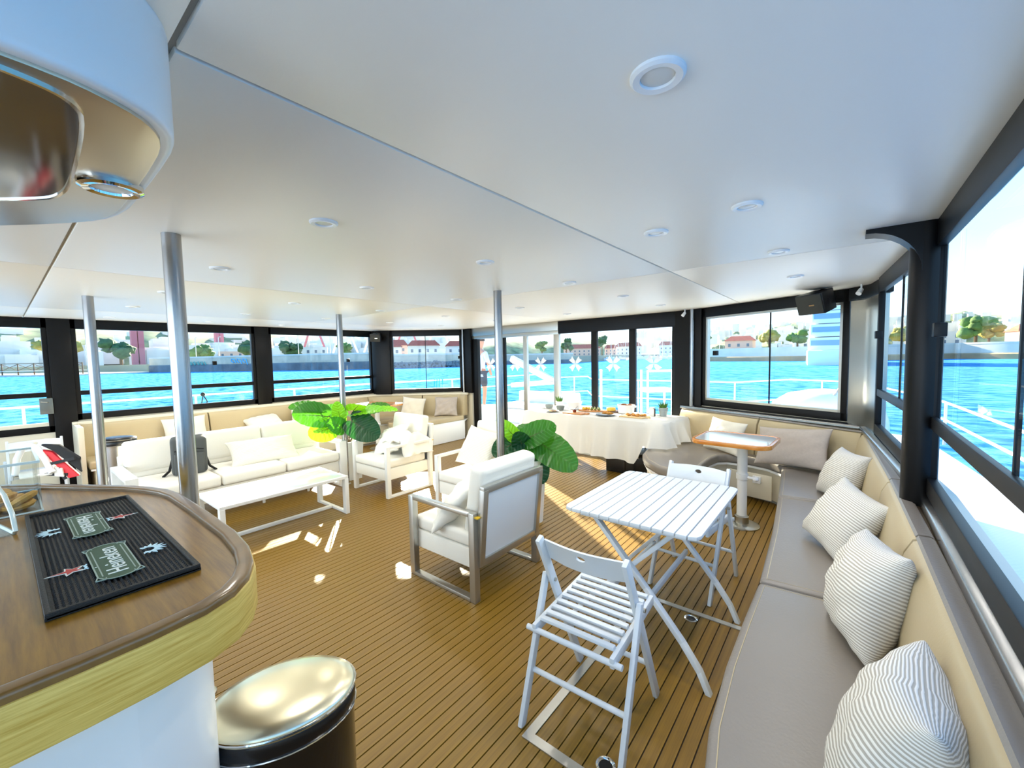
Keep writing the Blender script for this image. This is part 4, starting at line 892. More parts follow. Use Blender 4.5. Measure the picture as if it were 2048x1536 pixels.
# ================================================================== BUFFET
BT = Matrix.Translation((-2.72,5.36,0)) @ Matrix.Rotation(R(-5),4,'Z'); TL, TW, TZ = 2.2,.78,.775
bt2 = thing('buffet_table', 'folding buffet table under the white cloth in front of the doors', 'table', (-2.72,5.36,0), R(-5)); K = dict(parent=bt2, world=False)
mk('table_top', MB().box(-TL/2+.01,TL/2-.01,-TW/2+.01,TW/2-.01,TZ-.05,TZ-.006), M_WHITE, bevel=.01, **K)
for x in (-.8,.55):
    mk('leg', MB().tube([(x,-.28,TZ-.05),(x,-.30,.03),(x,-.29,.012),(x,.29,.012),(x,.30,.03),(x,.28,TZ-.05)], .014, 10), M_DARK, **K)
    mk('leg_brace', MB().tube([(x,0,.45),(x+(.3 if x < 0 else -.3),0,TZ-.06)], .01, 8), M_DARK, **K)
def tablecloth():
    per = []; n = 200; a, b = TL/2, TW/2
    edges = [((-a,-b),(a,-b),90),((a,-b),(a,b),34),((a,b),(-a,b),60),((-a,b),(-a,-b),30)]
    for p, q, k in edges:
        for i in range(k): per.append((p[0]+(q[0]-p[0])*i/k, p[1]+(q[1]-p[1])*i/k))
    N = len(per); rows = 12; vs = []; fs = []
    for r in range(rows+1):
        f = r/rows
        for i, (x, y) in enumerate(per):
            nx = 1 if abs(x-a) < 1e-6 else (-1 if abs(x+a) < 1e-6 else 0); ny = 1 if abs(y-b) < 1e-6 else (-1 if abs(y+b) < 1e-6 else 0)
            l_ = math.hypot(nx, ny) or 1; nx /= l_; ny /= l_
            s = i*.08; hem = .30
            if x > a-.02: hem = .50
            elif y < -b+.02: hem = .33-.10*(x+a)/TL+.02*math.sin(3*x); k_ = min(1, max(0, (x-.76)/.12)); hem = hem*(1-k_)+.50*k_
            elif y > b-.02: hem = .42
            z = TZ-(TZ-hem)*f**1.02
            fold = (.5+.5*math.sin(i*.62+.9*math.sin(i*.13)))**2*.07+(.5+.5*math.sin(i*.23+1))*.05
            corner = max(0, 1-min(abs(abs(x)-a)+abs(abs(y)-b), .25)/.25)*.07
            o = (.012*min(1, f*6)+fold*f**1.2+corner*f)
            vs.append((x+nx*o, y+ny*o, z))
        if r:
            for i in range(N): j = (i+1) % N; fs.append(((r-1)*N+i, (r-1)*N+j, r*N+j, r*N+i))
    fs.append(tuple(range(N)))
    o = mk('tablecloth', MB().add(vs, fs).tf(BT), M_CLOTH, sharp=1.2)
    tag(o, 'white cloth hanging in folds over the buffet table', 'tablecloth')
tablecloth()
TZ2 = TZ+.001
cs = thing('under_table_box', 'black box standing under the buffet table', 'case', (-2.2,5.35,0))  # black box set in for the luggage and dark shadows below the buffet
mk('body', MB().box(-2.55,-1.95,5.2,5.6,.01,.26), M_DARK, cs, bevel=.01); mk('lid', MB().box(-2.56,-1.94,5.19,5.61,.262,.30), M_BLACK, cs, bevel=.006)
for x in (-2.4,-2.1): mk('catch', MB().box(x-.02,x+.02,5.18,5.19,.24,.28), M_STEEL2, cs)
def succulent(c, label, m_pot, seed):
    t = thing('potted_succulent', label, 'plant', (c[0], c[1], TZ2)); r_ = random.Random(seed)
    mk('pot', MB().lathe([(.045,0),(.06,.11),(.064,.115),(.058,.115),(.054,.095)], n=22), m_pot, t, world=False)
    mk('pot_band', MB().lathe([(.056,.07),(.060,.072),(.060,.08),(.057,.082)], n=22), m_pot, t, world=False)
    m = mat('succulent_green','#4E7D2B',.5)
    for k in range(14):
        a = k*2.4; l_ = .06+.05*r_.random(); tl = .012+.045*(k/14)
        p0 = Vector((.018*math.cos(a), .018*math.sin(a), .095)); p1 = p0+Vector((tl*math.cos(a), tl*math.sin(a), l_))
        mk('leaf', MB().cyl(p0, p0.lerp(p1,.5), .008, 6, .011).cyl(p0.lerp(p1,.5), p1, .011, 6, .001), m, t, world=False)
succulent((-3.52,5.56), 'small succulent in a white pot at the left end of the buffet', M_POT, 1)
succulent((-1.88,5.53), 'small succulent in a metal pot at the right end of the buffet', mat('zinc','#A9B3B4',.4,metal=.6), 2)
def dish(name, c, prof, m, label, cat, sx=1, sy=1, group=None):
    o = mk(name, MB().lathe(prof, n=28, sx=sx, sy=sy), m, loc=(c[0], c[1], TZ2)); return tag(o, label, cat, group)
M_CONC = mat('grey_stoneware','#8C9290',.6,var=.1,vscale=30); M_BOARD = wood_mat('serving_board','#A86A38','#C98C52',.5); M_CRUST = mat('pastry','#C98A3E',.8,var=.3,vscale=60,bump=.4,bscale=80)
bowl = [(.03,0),(.05,.004),(.062,.03),(.068,.06),(.064,.06),(.055,.03),(.02,.012)]
dish('bowl', (-3.66,5.48), bowl, M_CONC, 'small grey stoneware bowl at the far left of the buffet', 'bowl')
dish('bowl', (-3.38,5.36), [(r*.95, z*1.1) for r, z in bowl], mat('dark_stoneware','#77807C',.6), 'darker grey bowl in front of the white pot succulent', 'bowl')
dish('serving_bowl', (-3.26,5.58), [(.06,0),(.085,.01),(.115,.11),(.118,.115),(.11,.115),(.08,.015),(.02,.012)], M_POT, 'large white serving bowl right of the white pot succulent', 'bowl')
dish('plate', (-3.40,5.16), [(.04,0),(.07,.004),(.105,.014),(.107,.017),(.07,.008),(.02,.007)], M_CONC, 'grey plate with crackers at the left front of the buffet', 'plate')
for i, (dx, dy) in enumerate(((0,0),(.04,.02),(-.04,.015),(.01,-.035))):
    o = mk('cracker', MB().lathe([(.004,0),(.024,.001),(.024,.007),(.004,.009)], n=12), M_CRUST, loc=(-3.40+dx,5.16+dy,TZ2+.0085)); tag(o, 'small cracker on the grey plate at the left front of the buffet', 'cracker', 'crackers on the grey plate')
def board(c, l_, w, rz, label, m=M_BOARD, oval=False):
    t = thing('serving_board', label, 'serving board', (c[0], c[1], TZ2), rz)
    if oval: mk('board', MB().lathe([(.9,0),(1,.006),(1,.014),(.95,.018),(.1,.018)], n=30, sx=l_/2, sy=w/2), m, t, world=False)
    else: mk('board', MB().box(-l_/2,l_/2,-w/2,w/2,0,.016), m, t, bevel=.004, world=False)
    mk('board_handle', MB().tube([(l_/2-.01,-.02,.009),(l_/2+.05,-.015,.009),(l_/2+.05,.015,.009),(l_/2-.01,.02,.009)], .008, 8), m, t, world=False)
    return t
def bits(c, pts, mb_f, m, name, label, group, z):
    for i, (dx, dy) in enumerate(pts):
        o = mk(name, mb_f(i), m, loc=(c[0]+dx, c[1]+dy, TZ2+z), rot=(0, 0, i*1.3)); tag(o, label, name.replace('_', ' '), group)
board((-3.0,5.17), .34,.2, R(-8), 'wooden board with a jar of jam at the front of the buffet')
t = thing('jam_jar', 'small jar of dark red jam on the front wooden board', 'jar', (-3.03,5.18,TZ2+.0165)); mk('jam', MB().lathe([(.024,.0),(.027,.004),(.027,.04),(.02,.044)], n=18), mat('jam_red','#6E1A14',.15,coat=.8), t, world=False); mk('rim', MB().lathe([(.027,.040),(.031,.041),(.031,.048),(.022,.049)], n=18), M_CHROME, t, world=False)
mk('spoon', MB().tube([(0,0,.03),(.02,.01,.06),(.045,.02,.085)], .003, 6), M_CHROME, t, world=False)
board((-2.93,5.50), .40,.22, R(5), 'oval wooden board of canapes behind the jam board', M_BOARD, True)
bits((-2.93,5.50), [(-.13,0),(-.10,.04),(-.09,-.04),(-.05,.02)], lambda i: MB().ball((0,0,.02),.022,10,6), mat('lemon_bit','#E0B53A',.6), 'canape', 'yellow topped canape on the left half of the oval board', 'yellow canapes on the oval board', .0175)
bits((-2.93,5.50), [(0,.03),(.02,-.03),(.05,.02),(.08,-.02),(.10,.03),(.13,0)], lambda i: MB().ball((0,0,.018),.02,10,6).ball((0,0,.037),.012,8,5), mat('herb_bit','#6E7A3C',.7), 'canape', 'green topped canape on the right half of the oval board', 'green canapes on the oval board', .0175)
board((-2.60,5.62), .32,.2, R(-4), 'dark wooden board with a cheese at the back of the buffet', mat('dark_board','#5A3A22',.5))
t = thing('cheese', 'round yellow cheese on the dark board', 'cheese', (-2.66,5.60,TZ2+.0165)); mk('wheel', MB().lathe([(.06,0),(.065,.005),(.065,.04),(.058,.046),(.01,.046)], n=26), mat('cheese_rind','#E3B84A',.5), t, world=False); mk('slice_mark', MB().box(-.001,.001,-.055,.0,.0461,.0470), mat('cheese_cut','#B98A22',.6), t, world=False)
dish('plate', (-2.55,5.20), [(.05,0),(.09,.004),(.135,.016),(.137,.02),(.09,.009),(.02,.008)], mat('slate_plate','#6E7880',.5), 'slate grey plate with croissants at the middle front of the buffet', 'plate')
bits((-2.55,5.20), [(.05,.01),(-.02,.03)], lambda i: MB().tube([(-.05,.02,.02),(-.03,-.005,.024),(0,-.015,.027),(.03,-.005,.024),(.05,.02,.02)], [.006,.017,.022,.017,.006], 10), M_CRUST, 'croissant', 'golden croissant on the slate grey plate', 'croissants on the plate', .010)
t = thing('serving_tub', 'white oval tub filled with bread in the right half of the buffet', 'tub', (-2.40,5.53,TZ2)); mk('tub', MB().lathe([(.09,0),(.105,.01),(.118,.12),(.122,.125),(.112,.125),(.095,.03),(.02,.02)], n=30, sx=1.05, sy=.8), M_POT, t, world=False)
mk('bread', MB().ball((-.03,0,.105),.05,10,7,(1,.8,.7)).ball((.045,.01,.105),.045,10,7,(1,.8,.7)), mat('crust_dark','#8A5534',.8,bump=.4,bscale=60), t, world=False); mk('spout', MB().box(.11,.15,-.015,.015,.09,.12), M_POT, t, bevel=.006, world=False)
board((-2.17,5.26), .34,.21, R(-6), 'pale board of small pastries at the right front of the buffet', wood_mat('pale_board','#D8B27A','#E8CB98',.5))
bits((-2.17,5.26), [(-.10,.02),(-.06,-.03),(-.03,.04),(0,-.01),(.04,.03),(.06,-.04),(.10,.01),(.12,.05)], lambda i: MB().lathe([(.01,0),(.026,.004),(.028,.016),(.012,.028)], n=12), M_CRUST, 'pastry', 'small golden pastry on the pale board', 'pastries on the pale board', .0165)
for i, (x, y, lb) in enumerate(((-2.20,5.55,'left empty drinking glass behind the pale board'),(-2.13,5.60,'right empty drinking glass behind the pale board'))):
    o = mk('drinking_glass', MB().lathe([(.025,0),(.03,.003),(.034,.10),(.032,.10),(.027,.012),(.01,.008)], n=20), M_ACRYL, loc=(x, y, TZ2)); tag(o, lb, 'glass', 'empty glasses')
t = thing('cutlery_holder', 'small dark and white napkin holder beside the metal pot succulent', 'napkin holder', (-2.01,5.47,TZ2)); mk('holder', MB().box(-.035,.035,-.02,.02,0,.095), M_POT, t, bevel=.004, world=False); mk('dark_face', MB().box(.036,.042,-.02,.02,.0,.1), mat('dark_wood_face','#4A342A',.5), t, world=False); mk('napkins', MB().box(-.025,.03,-.03,.03,.096,.115), M_FAB, t, bevel=.004, world=False)

# ================================================================== SPEAKERS AND SMALL FITTINGS
def speaker(c, n, w, d, h, label):
    t = thing('loudspeaker', label, 'loudspeaker', c, 0, 'wall speakers'); M = frame_mat((0,0,0), n, (0,0,1))
    bx_ = MB().prism([(-w/2,-d*.5),(w/2,-d*.5),(w*.34,d*.5),(-w*.34,d*.5)], -h/2, h/2); A = Matrix(((1,0,0,0),(0,0,1,0),(0,-1,0,0),(0,0,0,1)))
    mk('cabinet', bx_.tf(M @ A), mat('speaker_black','#15161A',.45), t, bevel=.008, world=False)
    mk('grille', MB().box(-w*.47,w*.47,-h*.46,h*.46,d*.5,d*.5+.012).tf(M), mat('grille','#3A392F',.6,bump=.5,bscale=400), t, bevel=.004, world=False)
    mk('badge', MB().box(.0,.05,-.012,.0,d*.5+.0122,d*.5+.015).tf(M), M_CHROME, t, world=False)
    mk('bracket', MB().tube([(0,0,h/2-.01),(-n[0]*.06,-n[1]*.06,h/2+.02),(-n[0]*.12,-n[1]*.12,min(h/2+.03, C_Z-c[2]-.01))], .012, 8), M_BLACK, t, world=False)
speaker((-.22,4.86,2.06), Vector((-.55,-.78,-.30)).normalized(), .26,.20,.19, 'black loudspeaker under the ceiling at the front right window corner')
speaker((-7.20,4.72,2.04), Vector((.6,-.75,-.2)).normalized(), .20,.16,.15, 'small black loudspeaker high on the front left corner post')
for c, lb in (((.09,4.82,2.16),'small white spotlight under the ceiling beside the right speaker'), ((-1.66,5.70,2.16),'tiny white spotlight on the black post beside the doors')):
    t = thing('spotlight', lb, 'spotlight', c, 0, 'small spotlights'); mk('head', MB().cyl((0,0,-.025),(-.02,-.03,-.065),.018,12,.022), M_WHITE, t, world=False); mk('stem', MB().cyl((0,0,-.03),(0,0,.019),.007,8), M_WHITE, t, world=False)
t = thing('door_lock', 'clear fronted lock box on the left window post', 'lock', (-7.44,.33,1.1)); mk('box', MB().box(-7.47,-7.44,.30,.41,1.03,1.22), mat('lock_grey','#6E7472',.3,metal=.5), t, bevel=.004); mk('lever', MB().tube([(-7.435,.37,1.17),(-7.41,.36,1.17),(-7.41,.31,1.18)], .006, 6), M_STEEL2, t)

# ================================================================== PERSON ON THE FOREDECK
def skinned(name, verts, edges, radii, m, parent=None, sub=2):
    me = bpy.data.meshes.new(name); me.from_pydata(verts, edges, []); o = bpy.data.objects.new(name, me); COL.objects.link(o)
    sk = o.modifiers.new('skin', 'SKIN'); s = o.modifiers.new('sub', 'SUBSURF'); s.levels = sub; s.render_levels = sub
    for i, r in enumerate(radii): me.skin_vertices[0].data[i].radius = (r, r) if not isinstance(r, tuple) else r
    me.skin_vertices[0].data[0].use_root = True; me.materials.append(m)
    for p in me.polygons: p.use_smooth = True
    if parent: o.parent = parent
    return o
def person():
    ox, oy, oz = -7.33,7.81,.28
    S = lambda p: (ox+p[0], oy+p[1], oz+p[2])
    V_ = [(0,0,.98),(0,0,1.12),(0,0,1.30),(0,0,1.46),(0,.01,1.55),(.01,.02,1.63),(.02,.04,1.74),(.02,.04,1.80),
          (.18,0,1.43),(.26,.02,1.18),(.24,.12,.95),(.24,.16,.86),(-.18,0,1.43),(-.26,.02,1.18),(-.22,.14,.96),(-.22,.18,.87),
          (.10,0,.90),(.12,.03,.50),(.12,-.02,.10),(.13,.12,.03),(-.10,0,.90),(-.12,.03,.50),(-.12,-.02,.10),(-.13,.12,.03)]
    E_ = [(0,1),(1,2),(2,3),(3,4),(4,5),(5,6),(6,7),(3,8),(8,9),(9,10),(10,11),(3,12),(12,13),(13,14),(14,15),(0,16),(16,17),(17,18),(18,19),(0,20),(20,21),(21,22),(22,23)]
    Rr = [(.15,.10),(.14,.095),(.16,.105),(.14,.09),.055,.075,.095,.06,.06,.045,.036,.03,.06,.045,.036,.03,.085,.058,.042,.035,.085,.058,.042,.035]
    t = thing('person', 'person in pale blue shirt and dark shorts standing outside the open door', 'person', (ox, oy, oz))
    L_ = lambda idx: [V_[i] for i in idx]
    skinned('body', V_, E_, Rr, mat('skin','#C98F70',.55), t)
    ids = [0,1,2,3,8,9,12,13]; mp = {a: i for i, a in enumerate(ids)}
    skinned('shirt', L_(ids)+[(0,0,.90)], [(mp[a], mp[b]) for a, b in E_ if a in mp and b in mp]+[(0,8)], [(.165,.115),(.16,.11),(.175,.12),(.15,.10),.075,.062,.075,.062,(.172,.122)], mat('pale_blue_cotton','#C9D8EC',.9), t)
    V2 = [(0,0,1.02),(.10,0,.90),(.122,.02,.56),(-.10,0,.90),(-.122,.02,.56)]
    skinned('shorts', V2, [(0,1),(1,2),(0,3),(3,4)], [(.165,.115),.105,.085,.105,.085], mat('dark_cotton','#4A4A50',.9), t)
    mk('hair', MB().ball((.02,.035,1.80),.098,14,9,(1,1.05,.85)), mat('hair_brown','#3A2A20',.8), t, world=False)
    fm = MB().ball((.055,.13,1.755),.012,8,5).ball((-.015,.13,1.755),.012,8,5)
    mk('eyes', fm, M_DARK, t, world=False)
person()
bt3 = thing('rope_bundle', 'bright blue rope hanging on the left rail outside the front left window', 'rope', (-8.2,6.9,.9))
for k, (dx, l_) in enumerate(((0,.55),(.06,.62),(.12,.5),(.2,.66))):
    mk('rope_strand', MB().tube([(-8.05+dx*.3,6.9+dx,1.10),(-8.03+dx*.2,6.86+dx*1.2,.9),(-8.06+dx*.2,6.8+dx*1.5,1.1-l_)], .014, 6), mat('blue_rope','#1FA3D8',.7), bt3)
rp2 = thing('tied_cord', 'short dark cord knotted on the left rail behind the near window', 'cord', (-8.55,2.2,.9))
mk('knot', MB().ball((-8.58,2.2,1.07),.035,8,6), M_BLKN, rp2); mk('tail', MB().tube([(-8.57,2.2,1.06),(-8.56,2.17,.92),(-8.57,2.21,.80)], .009, 6), M_BLKN, rp2)
mk('tail', MB().tube([(-8.57,2.2,1.06),(-8.56,2.25,.95),(-8.57,2.23,.84)], .009, 6), M_BLKN, rp2)

# ================================================================== WATER AND SHORES
W_Z = -1.4
def water():
    m = bpy.data.materials.new('harbour_water'); m.use_nodes = True; nt = m.node_tree; N = nt.nodes; L = nt.links; b = N['Principled BSDF']
    b.inputs['Roughness'].default_value = .4; b.inputs['IOR'].default_value = 1.33; b.inputs['Specular IOR Level'].default_value = 0
    tc = N.new('ShaderNodeTexCoord'); mp = N.new('ShaderNodeMapping'); mp.inputs['Scale'].default_value = (.55,.9,1); mp.inputs['Rotation'].default_value = (0,0,.5); L.new(tc.outputs['Object'], mp.inputs[0])
    n = N.new('ShaderNodeTexNoise'); n.inputs['Scale'].default_value = 1.3; n.inputs['Detail'].default_value = 6; n.inputs['Roughness'].default_value = .65; L.new(mp.outputs[0], n.inputs['Vector'])
    rp = N.new('ShaderNodeValToRGB'); rp.color_ramp.elements[0].position = .36; rp.color_ramp.elements[1].position = .62
    rp.color_ramp.elements[0].color = hx('#1E6498'); rp.color_ramp.elements[1].color = hx('#64A6CC'); L.new(n.outputs[0], rp.inputs[0]); L.new(rp.outputs[0], b.inputs['Base Color'])
    bp = N.new('ShaderNodeBump'); bp.inputs['Strength'].default_value = 1; bp.inputs['Distance'].default_value = .12; L.new(n.outputs[0], bp.inputs['Height']); L.new(bp.outputs[0], b.inputs['Normal'])
    o = mk('water', MB().add([(-2500,-2500,W_Z),(2500,-2500,W_Z),(2500,2500,W_Z),(-2500,2500,W_Z)], [(0,1,2,3)]), m); struct(o)
water()
M_STONE = mat('seawall_stone','#CDBFA4',.9,var=.2,vscale=.25,detail=6); M_STONED = mat('wet_stone','#6E7474',.8,var=.3,vscale=.3,detail=6)
M_PALE = mat('pale_concrete','#DAD3C2',.9,var=.1,vscale=.2); M_LAND = mat('shore_ground','#A9A183',.95,var=.2,vscale=.05)
M_TREE = mat('tree_foliage','#5E7D3A',.9,var=.35,vscale=.6); M_TREE2 = mat('tree_dark','#3F5F3A',.9,var=.35,vscale=.6); M_TREE3 = mat('tree_yellow','#A59A4A',.9,var=.3,vscale=.6); M_TRUNK = mat('bark','#6A5238',.9)
M_HW = mat('house_white','#E4DED0',.9); M_HP = mat('house_pink','#D8B8A4',.9); M_ROOF = mat('red_roof_tile','#B5543A',.85,var=.15,vscale=1); M_WIN = mat('far_window','#56697A',.3); M_BRED = mat('bridge_red','#B87078',.7); M_GRAFF = mat('graffiti_teal','#3FA79A',.8); M_GRAFB = mat('graffiti_blue','#5FB7DE',.8)
def seawall(name, path, ztop, zdark, label, m_top=None, m_wet=None):
    t = thing(name, label, 'seawall', (*path[0], W_Z))
    mk('wall_face', MB().sweep(path, [(0,zdark),(0,ztop),(3,ztop),(3,zdark)]), m_top or M_STONE, t)
    mk('wet_band', MB().sweep(path, [(-.4,W_Z-1),(-.4,zdark-.3),(-.1,zdark),(3,zdark),(3,W_Z-1)]), m_wet or M_STONED, t)
    mk('parapet', MB().sweep(path, [(-.1,ztop),(-.1,ztop+.5),(.5,ztop+.5),(.5,ztop)]), M_PALE, t)
    return t
# travel so that outward (right of travel) is inland: right shore -> front right -> left
seawall('seawall', [(70,150),(34,160),(24,172),(0,154),(-42,166),(-60,200)], 2.6, .2, 'pale stone seawall across the water behind the right and front right windows', M_PALE, mat('tan_stone','#B79C74',.9,var=.35,vscale=.12,detail=3))
seawall('seawall', [(-150,500),(-128,330)], .4, -.8, 'low marina quay far behind the middle door panes')
seawall('quay_pier', [(-88,150),(-118,128),(-124,116)], 2.4, .2, 'stone pier end seen through the sliding doors')
q3 = seawall('seawall', [(-124,116),(-107,105),(-114,94),(-122,82)], 2.9, .6, 'cream quay with rocks outside the front left window')
q4 = seawall('seawall', [(-122,82),(-126,74),(-163,56),(-202,36)], 3.6, 1.2, 'tall grey seawall with graffiti outside the left windows')
gq = thing('graffiti', 'teal graffiti painted low on the left seawall', 'graffiti', (-188,43,1)); gb = thing('graffiti', 'blue graffiti swirl painted on the left seawall', 'graffiti', (-158,58,1))
def wallpt(s, z, off=-.5):
    a, b = Vector((-163,56)), Vector((-202,36)); e = (b-a).normalized(); n = Vector((e.y,-e.x)); p = a+e*s+n*off; return (p.x, p.y, z)
for k in range(7):
    s = 18+k*1.6; mk('stroke', MB().tube([wallpt(s,1.0,-.42), wallpt(s+.6,2.2,-.42), wallpt(s+1.3,1.2,-.42), wallpt(s+1.7,2.3,-.42)], .16, 6), M_GRAFF, gq)
for k in range(3):
    s = .5+k*2.4; mk('stroke', MB().tube([wallpt(s,.9+.3*k,-.42), wallpt(s+.6,2.7,-.42), wallpt(s+1.8,3.0,-.42), wallpt(s+1.9,2.1,-.42), wallpt(s+1.0,1.6,-.42)], .18, 6), M_GRAFB, gb)
def rocks(path, n, label, seed, w=3, zt=.3):
    r_ = random.Random(seed); mb = MB(); P = [Vector(p) for p in path]
    for k in range(n):
        i = r_.randrange(len(P)-1); p = P[i].lerp(P[i+1], r_.random()); e = (P[i+1]-P[i]).normalized(); nn = Vector((e.y,-e.x)); o_ = r_.uniform(-w,.2); q = p+nn*o_; s = r_.uniform(.35,.8)
        mb.ball((q.x, q.y, W_Z+(1+o_/w)*(zt-W_Z)), s, 6, 4, (r_.uniform(.7,1.3), r_.uniform(.7,1.3), r_.uniform(.6,1)))
    o = mk('riprap', mb, M_STONED, sharp=.3); o['label'] = label; o['category'] = 'rocks'; stuff(o)
rocks([(-118,128),(-124,116),(-107,105),(-114,94),(-122,82)], 420, 'heap of grey rocks along the foot of the front left quay', 3)
# beach and boardwalk rail at the far left
bh = mk('beach', MB().prism([(-202,36),(-186,13),(-232,-6),(-300,-40),(-340,0),(-240,40)], W_Z-.5, W_Z+.35), mat('sand','#DCCFB0',.95)); struct(bh)
br_ = thing('boardwalk_rail', 'cross braced wooden boardwalk rail beyond the far left window', 'railing', (-205,5,W_Z))
A, B = Vector((-196,18,.2)), Vector((-236,-12,.2)); nseg = 9
for k in range(nseg+1): p = A.lerp(B, k/nseg); mk('post', MB().cyl(p+Vector((0,0,-1.5)), p+Vector((0,0,2.6)), .18, 6), M_TRUNK, br_)
for k in range(nseg):
    p, q = A.lerp(B, k/nseg), A.lerp(B, (k+1)/nseg); mk('cross_brace', MB().bar(p+Vector((0,0,.2)), q+Vector((0,0,2.3)), .14,.14).bar(p+Vector((0,0,2.3)), q+Vector((0,0,.2)), .14,.14), M_TRUNK, br_)
mk('top_rail', MB().bar(A+Vector((0,0,2.5)), B+Vector((0,0,2.5)), .2,.2), M_TRUNK, br_); mk('deck', MB().bar(A, B, 3,.2), M_PALE, br_)
# ground and hills
struct(mk('shore_ground', MB().prism([(74,156),(34,164),(24,177),(0,158),(-42,170),(-64,206),(-140,520),(700,1400),(900,400)], W_Z-.5, 2.4), M_LAND))
struct(mk('shore_ground', MB().prism([(-128,335),(-152,520),(-140,640),(-900,900),(-900,-200),(-330,-60),(-300,0),(-203,41),(-162,60),(-125,78),(-118,94),(-111,105),(-128,118),(-122,130),(-92,153)][::-1], W_Z-.5, 1.6), M_LAND))
def hill(pts, w, label, m):
    r_ = random.Random(len(pts)); mb = MB(); n = 60; k = 8
    for i in range(n+1):
        s = i/n*(len(pts)-1); a = min(int(s), len(pts)-2); f = s-a
        x = pts[a][0]*(1-f)+pts[a+1][0]*f; y = pts[a][1]*(1-f)+pts[a+1][1]*f; h = pts[a][2]*(1-f)+pts[a+1][2]*f
        l_ = math.hypot(x, y)
        for j in range(k+1):
            t = j/k; d = (t-.25)*w; hh = (h+h*.12*math.sin(i*.9+j)+h*.06*math.sin(i*2.3))*math.sin(math.pi*min(1, t*1.0))**.8
            mb.v.append((x+x/l_*d, y+y/l_*d, W_Z+2+hh))
    for i in range(n):
        for j in range(k): a = i*(k+1)+j; mb.f.append((a, a+1, a+k+2, a+k+1))
    o = struct(mk('hill', mb, m, sharp=3)); o['label'] = label; o['category'] = 'hill'; return o
M_HILL = mat('hillside','#8C9666',.95,var=.6,vscale=.09,detail=6)
hill([(420,520,40),(260,600,42),(150,650,40),(40,620,36),(-60,600,34),(-140,640,26),(-220,700,18)], 300, 'hillside with houses behind the right seawall', M_HILL)
hill([(-260,560,22),(-330,420,24),(-360,260,26),(-400,120,30),(-420,20,30),(-400,-80,28)], 240, 'low wooded rise behind the left shore', M_HILL)
def hill_houses():
    r_ = random.Random(5); mb = MB()
    for k in range(420):
        a = R(r_.uniform(-22, 34)); d = r_.uniform(470, 690); x, y = d*math.sin(a), d*math.cos(a); z = 3+34*max(0, (d-470)/220)**.7; w = r_.uniform(4, 9); h = r_.uniform(3, 7)
        mb.box(x-w/2,x+w/2,y-w/2,y+w/2,z-4,z+h)
    for k in range(160):
        a = R(r_.uniform(-96, -48)); d = r_.uniform(330, 420); x, y = d*math.sin(a), d*math.cos(a); z = 3+16*max(0, (d-340)/80)**.8; w = r_.uniform(5, 14); h = r_.uniform(3, 8)
        mb.box(x-w/2,x+w/2,y-w/2,y+w/2,z-6,z+h)
    o = mk('hillside_houses', mb, M_HW); o['label'] = 'tiny pale houses scattered over the hillsides'; o['category'] = 'houses'; stuff(o)
hill_houses()
TREES = []
def tree(x, y, z, h, w, m, label, group):
    t = thing('tree', label, 'tree', (x, y, z), 0, group); r_ = random.Random(int(abs(x*7+y*3))); mb = MB()
    for k in range(16):
        a = r_.uniform(0, 6.28); d = r_.uniform(0, .36)*w; mb.ball((d*math.cos(a), d*math.sin(a), h*r_.uniform(.42, .85)), w*r_.uniform(.12, .24), 8, 6, (1, 1, .85))
    for i, v in enumerate(mb.v): s = 1+.12*math.sin(i*12.9); mb.v[i] = (v[0]*s, v[1]*s, v[2]+.03*h*math.sin(i*7.7))
    mk('crown', mb, m, t, world=False, sharp=3); mk('trunk', MB().cyl((0,0,-1),(0,0,h*.5),w*.045,7), M_TRUNK, t, world=False)
def house(x, y, z, w, d, h, rz, m, label, group, roof=True):
    t = thing('house', label, 'building', (x, y, z), rz, group); K = dict(parent=t, world=False)
    mk('wall', MB().box(-w/2,w/2,-d/2,d/2,-2,h), m, **K)
    if roof: mk('roof', MB().add([(-w/2-.4,-d/2-.4,h),(w/2+.4,-d/2-.4,h),(w/2+.4,d/2+.4,h),(-w/2-.4,d/2+.4,h),(-w/2+1.5,0,h+d*.28),(w/2-1.5,0,h+d*.28)], [(0,3,2,1),(0,1,5,4),(1,2,5),(2,3,4,5),(3,0,4)]), M_ROOF, **K)
    n = max(2, int(w/3)); p = None
    for k in range(n):
        X = -w/2+(k+.5)*w/n
        for zz in ([h*.55] if h < 5 else [h*.3, h*.68]):
            if p is None: p = mk('window', MB().box(-.45,.45,-.08,.0,-.6,.6), M_WIN, **K); p.location = (X, -d/2, zz)
            else: inst(p, t, (X, -d/2, zz))
dirs = lambda px: 0
# front left quay: brown roofed waterfront buildings
for k, (x, y, w, h, lb) in enumerate(((-122,118,11,4.2,'white waterfront house with red hip roof at the right of the front left window'),(-128,104,12,4.4,'white waterfront house with red hip roof in the middle of the front left window'),(-135,92,10,4,'white waterfront house with red hip roof at the left of the front left window'))):
    house(x-4, y+4, 2.4, w, 8, h, math.atan2(x, -y)+math.pi, M_HW, lb, 'waterfront houses')
for k, (x, y, w, h, lb) in enumerate(((-150,268,26,6,'long red roofed marina building behind the middle doors'),(-128,300,18,7,'red roofed marina house left of the masts'),(-150,330,22,6.5,'red roofed marina house behind the masts'),(-110,345,20,8,'pale marina house at the right of the masts'))):
    house(x, y, .8, w, 11, h, math.atan2(x, -y)+math.pi, (M_HP, M_HW)[k % 2], lb, 'marina houses')
house(-214,70,1.6,16,9,5,R(70),M_HP,'long low pink building left of the left bridge leg','left shore houses',False)
house(-182,84,1.6,18,9,6,R(62),M_HW,'long white shed behind the blue graffiti','left shore houses',False)
house(-154,108,1.6,14,9,6,R(52),M_HP,'pink building right of the white truss','left shore houses')
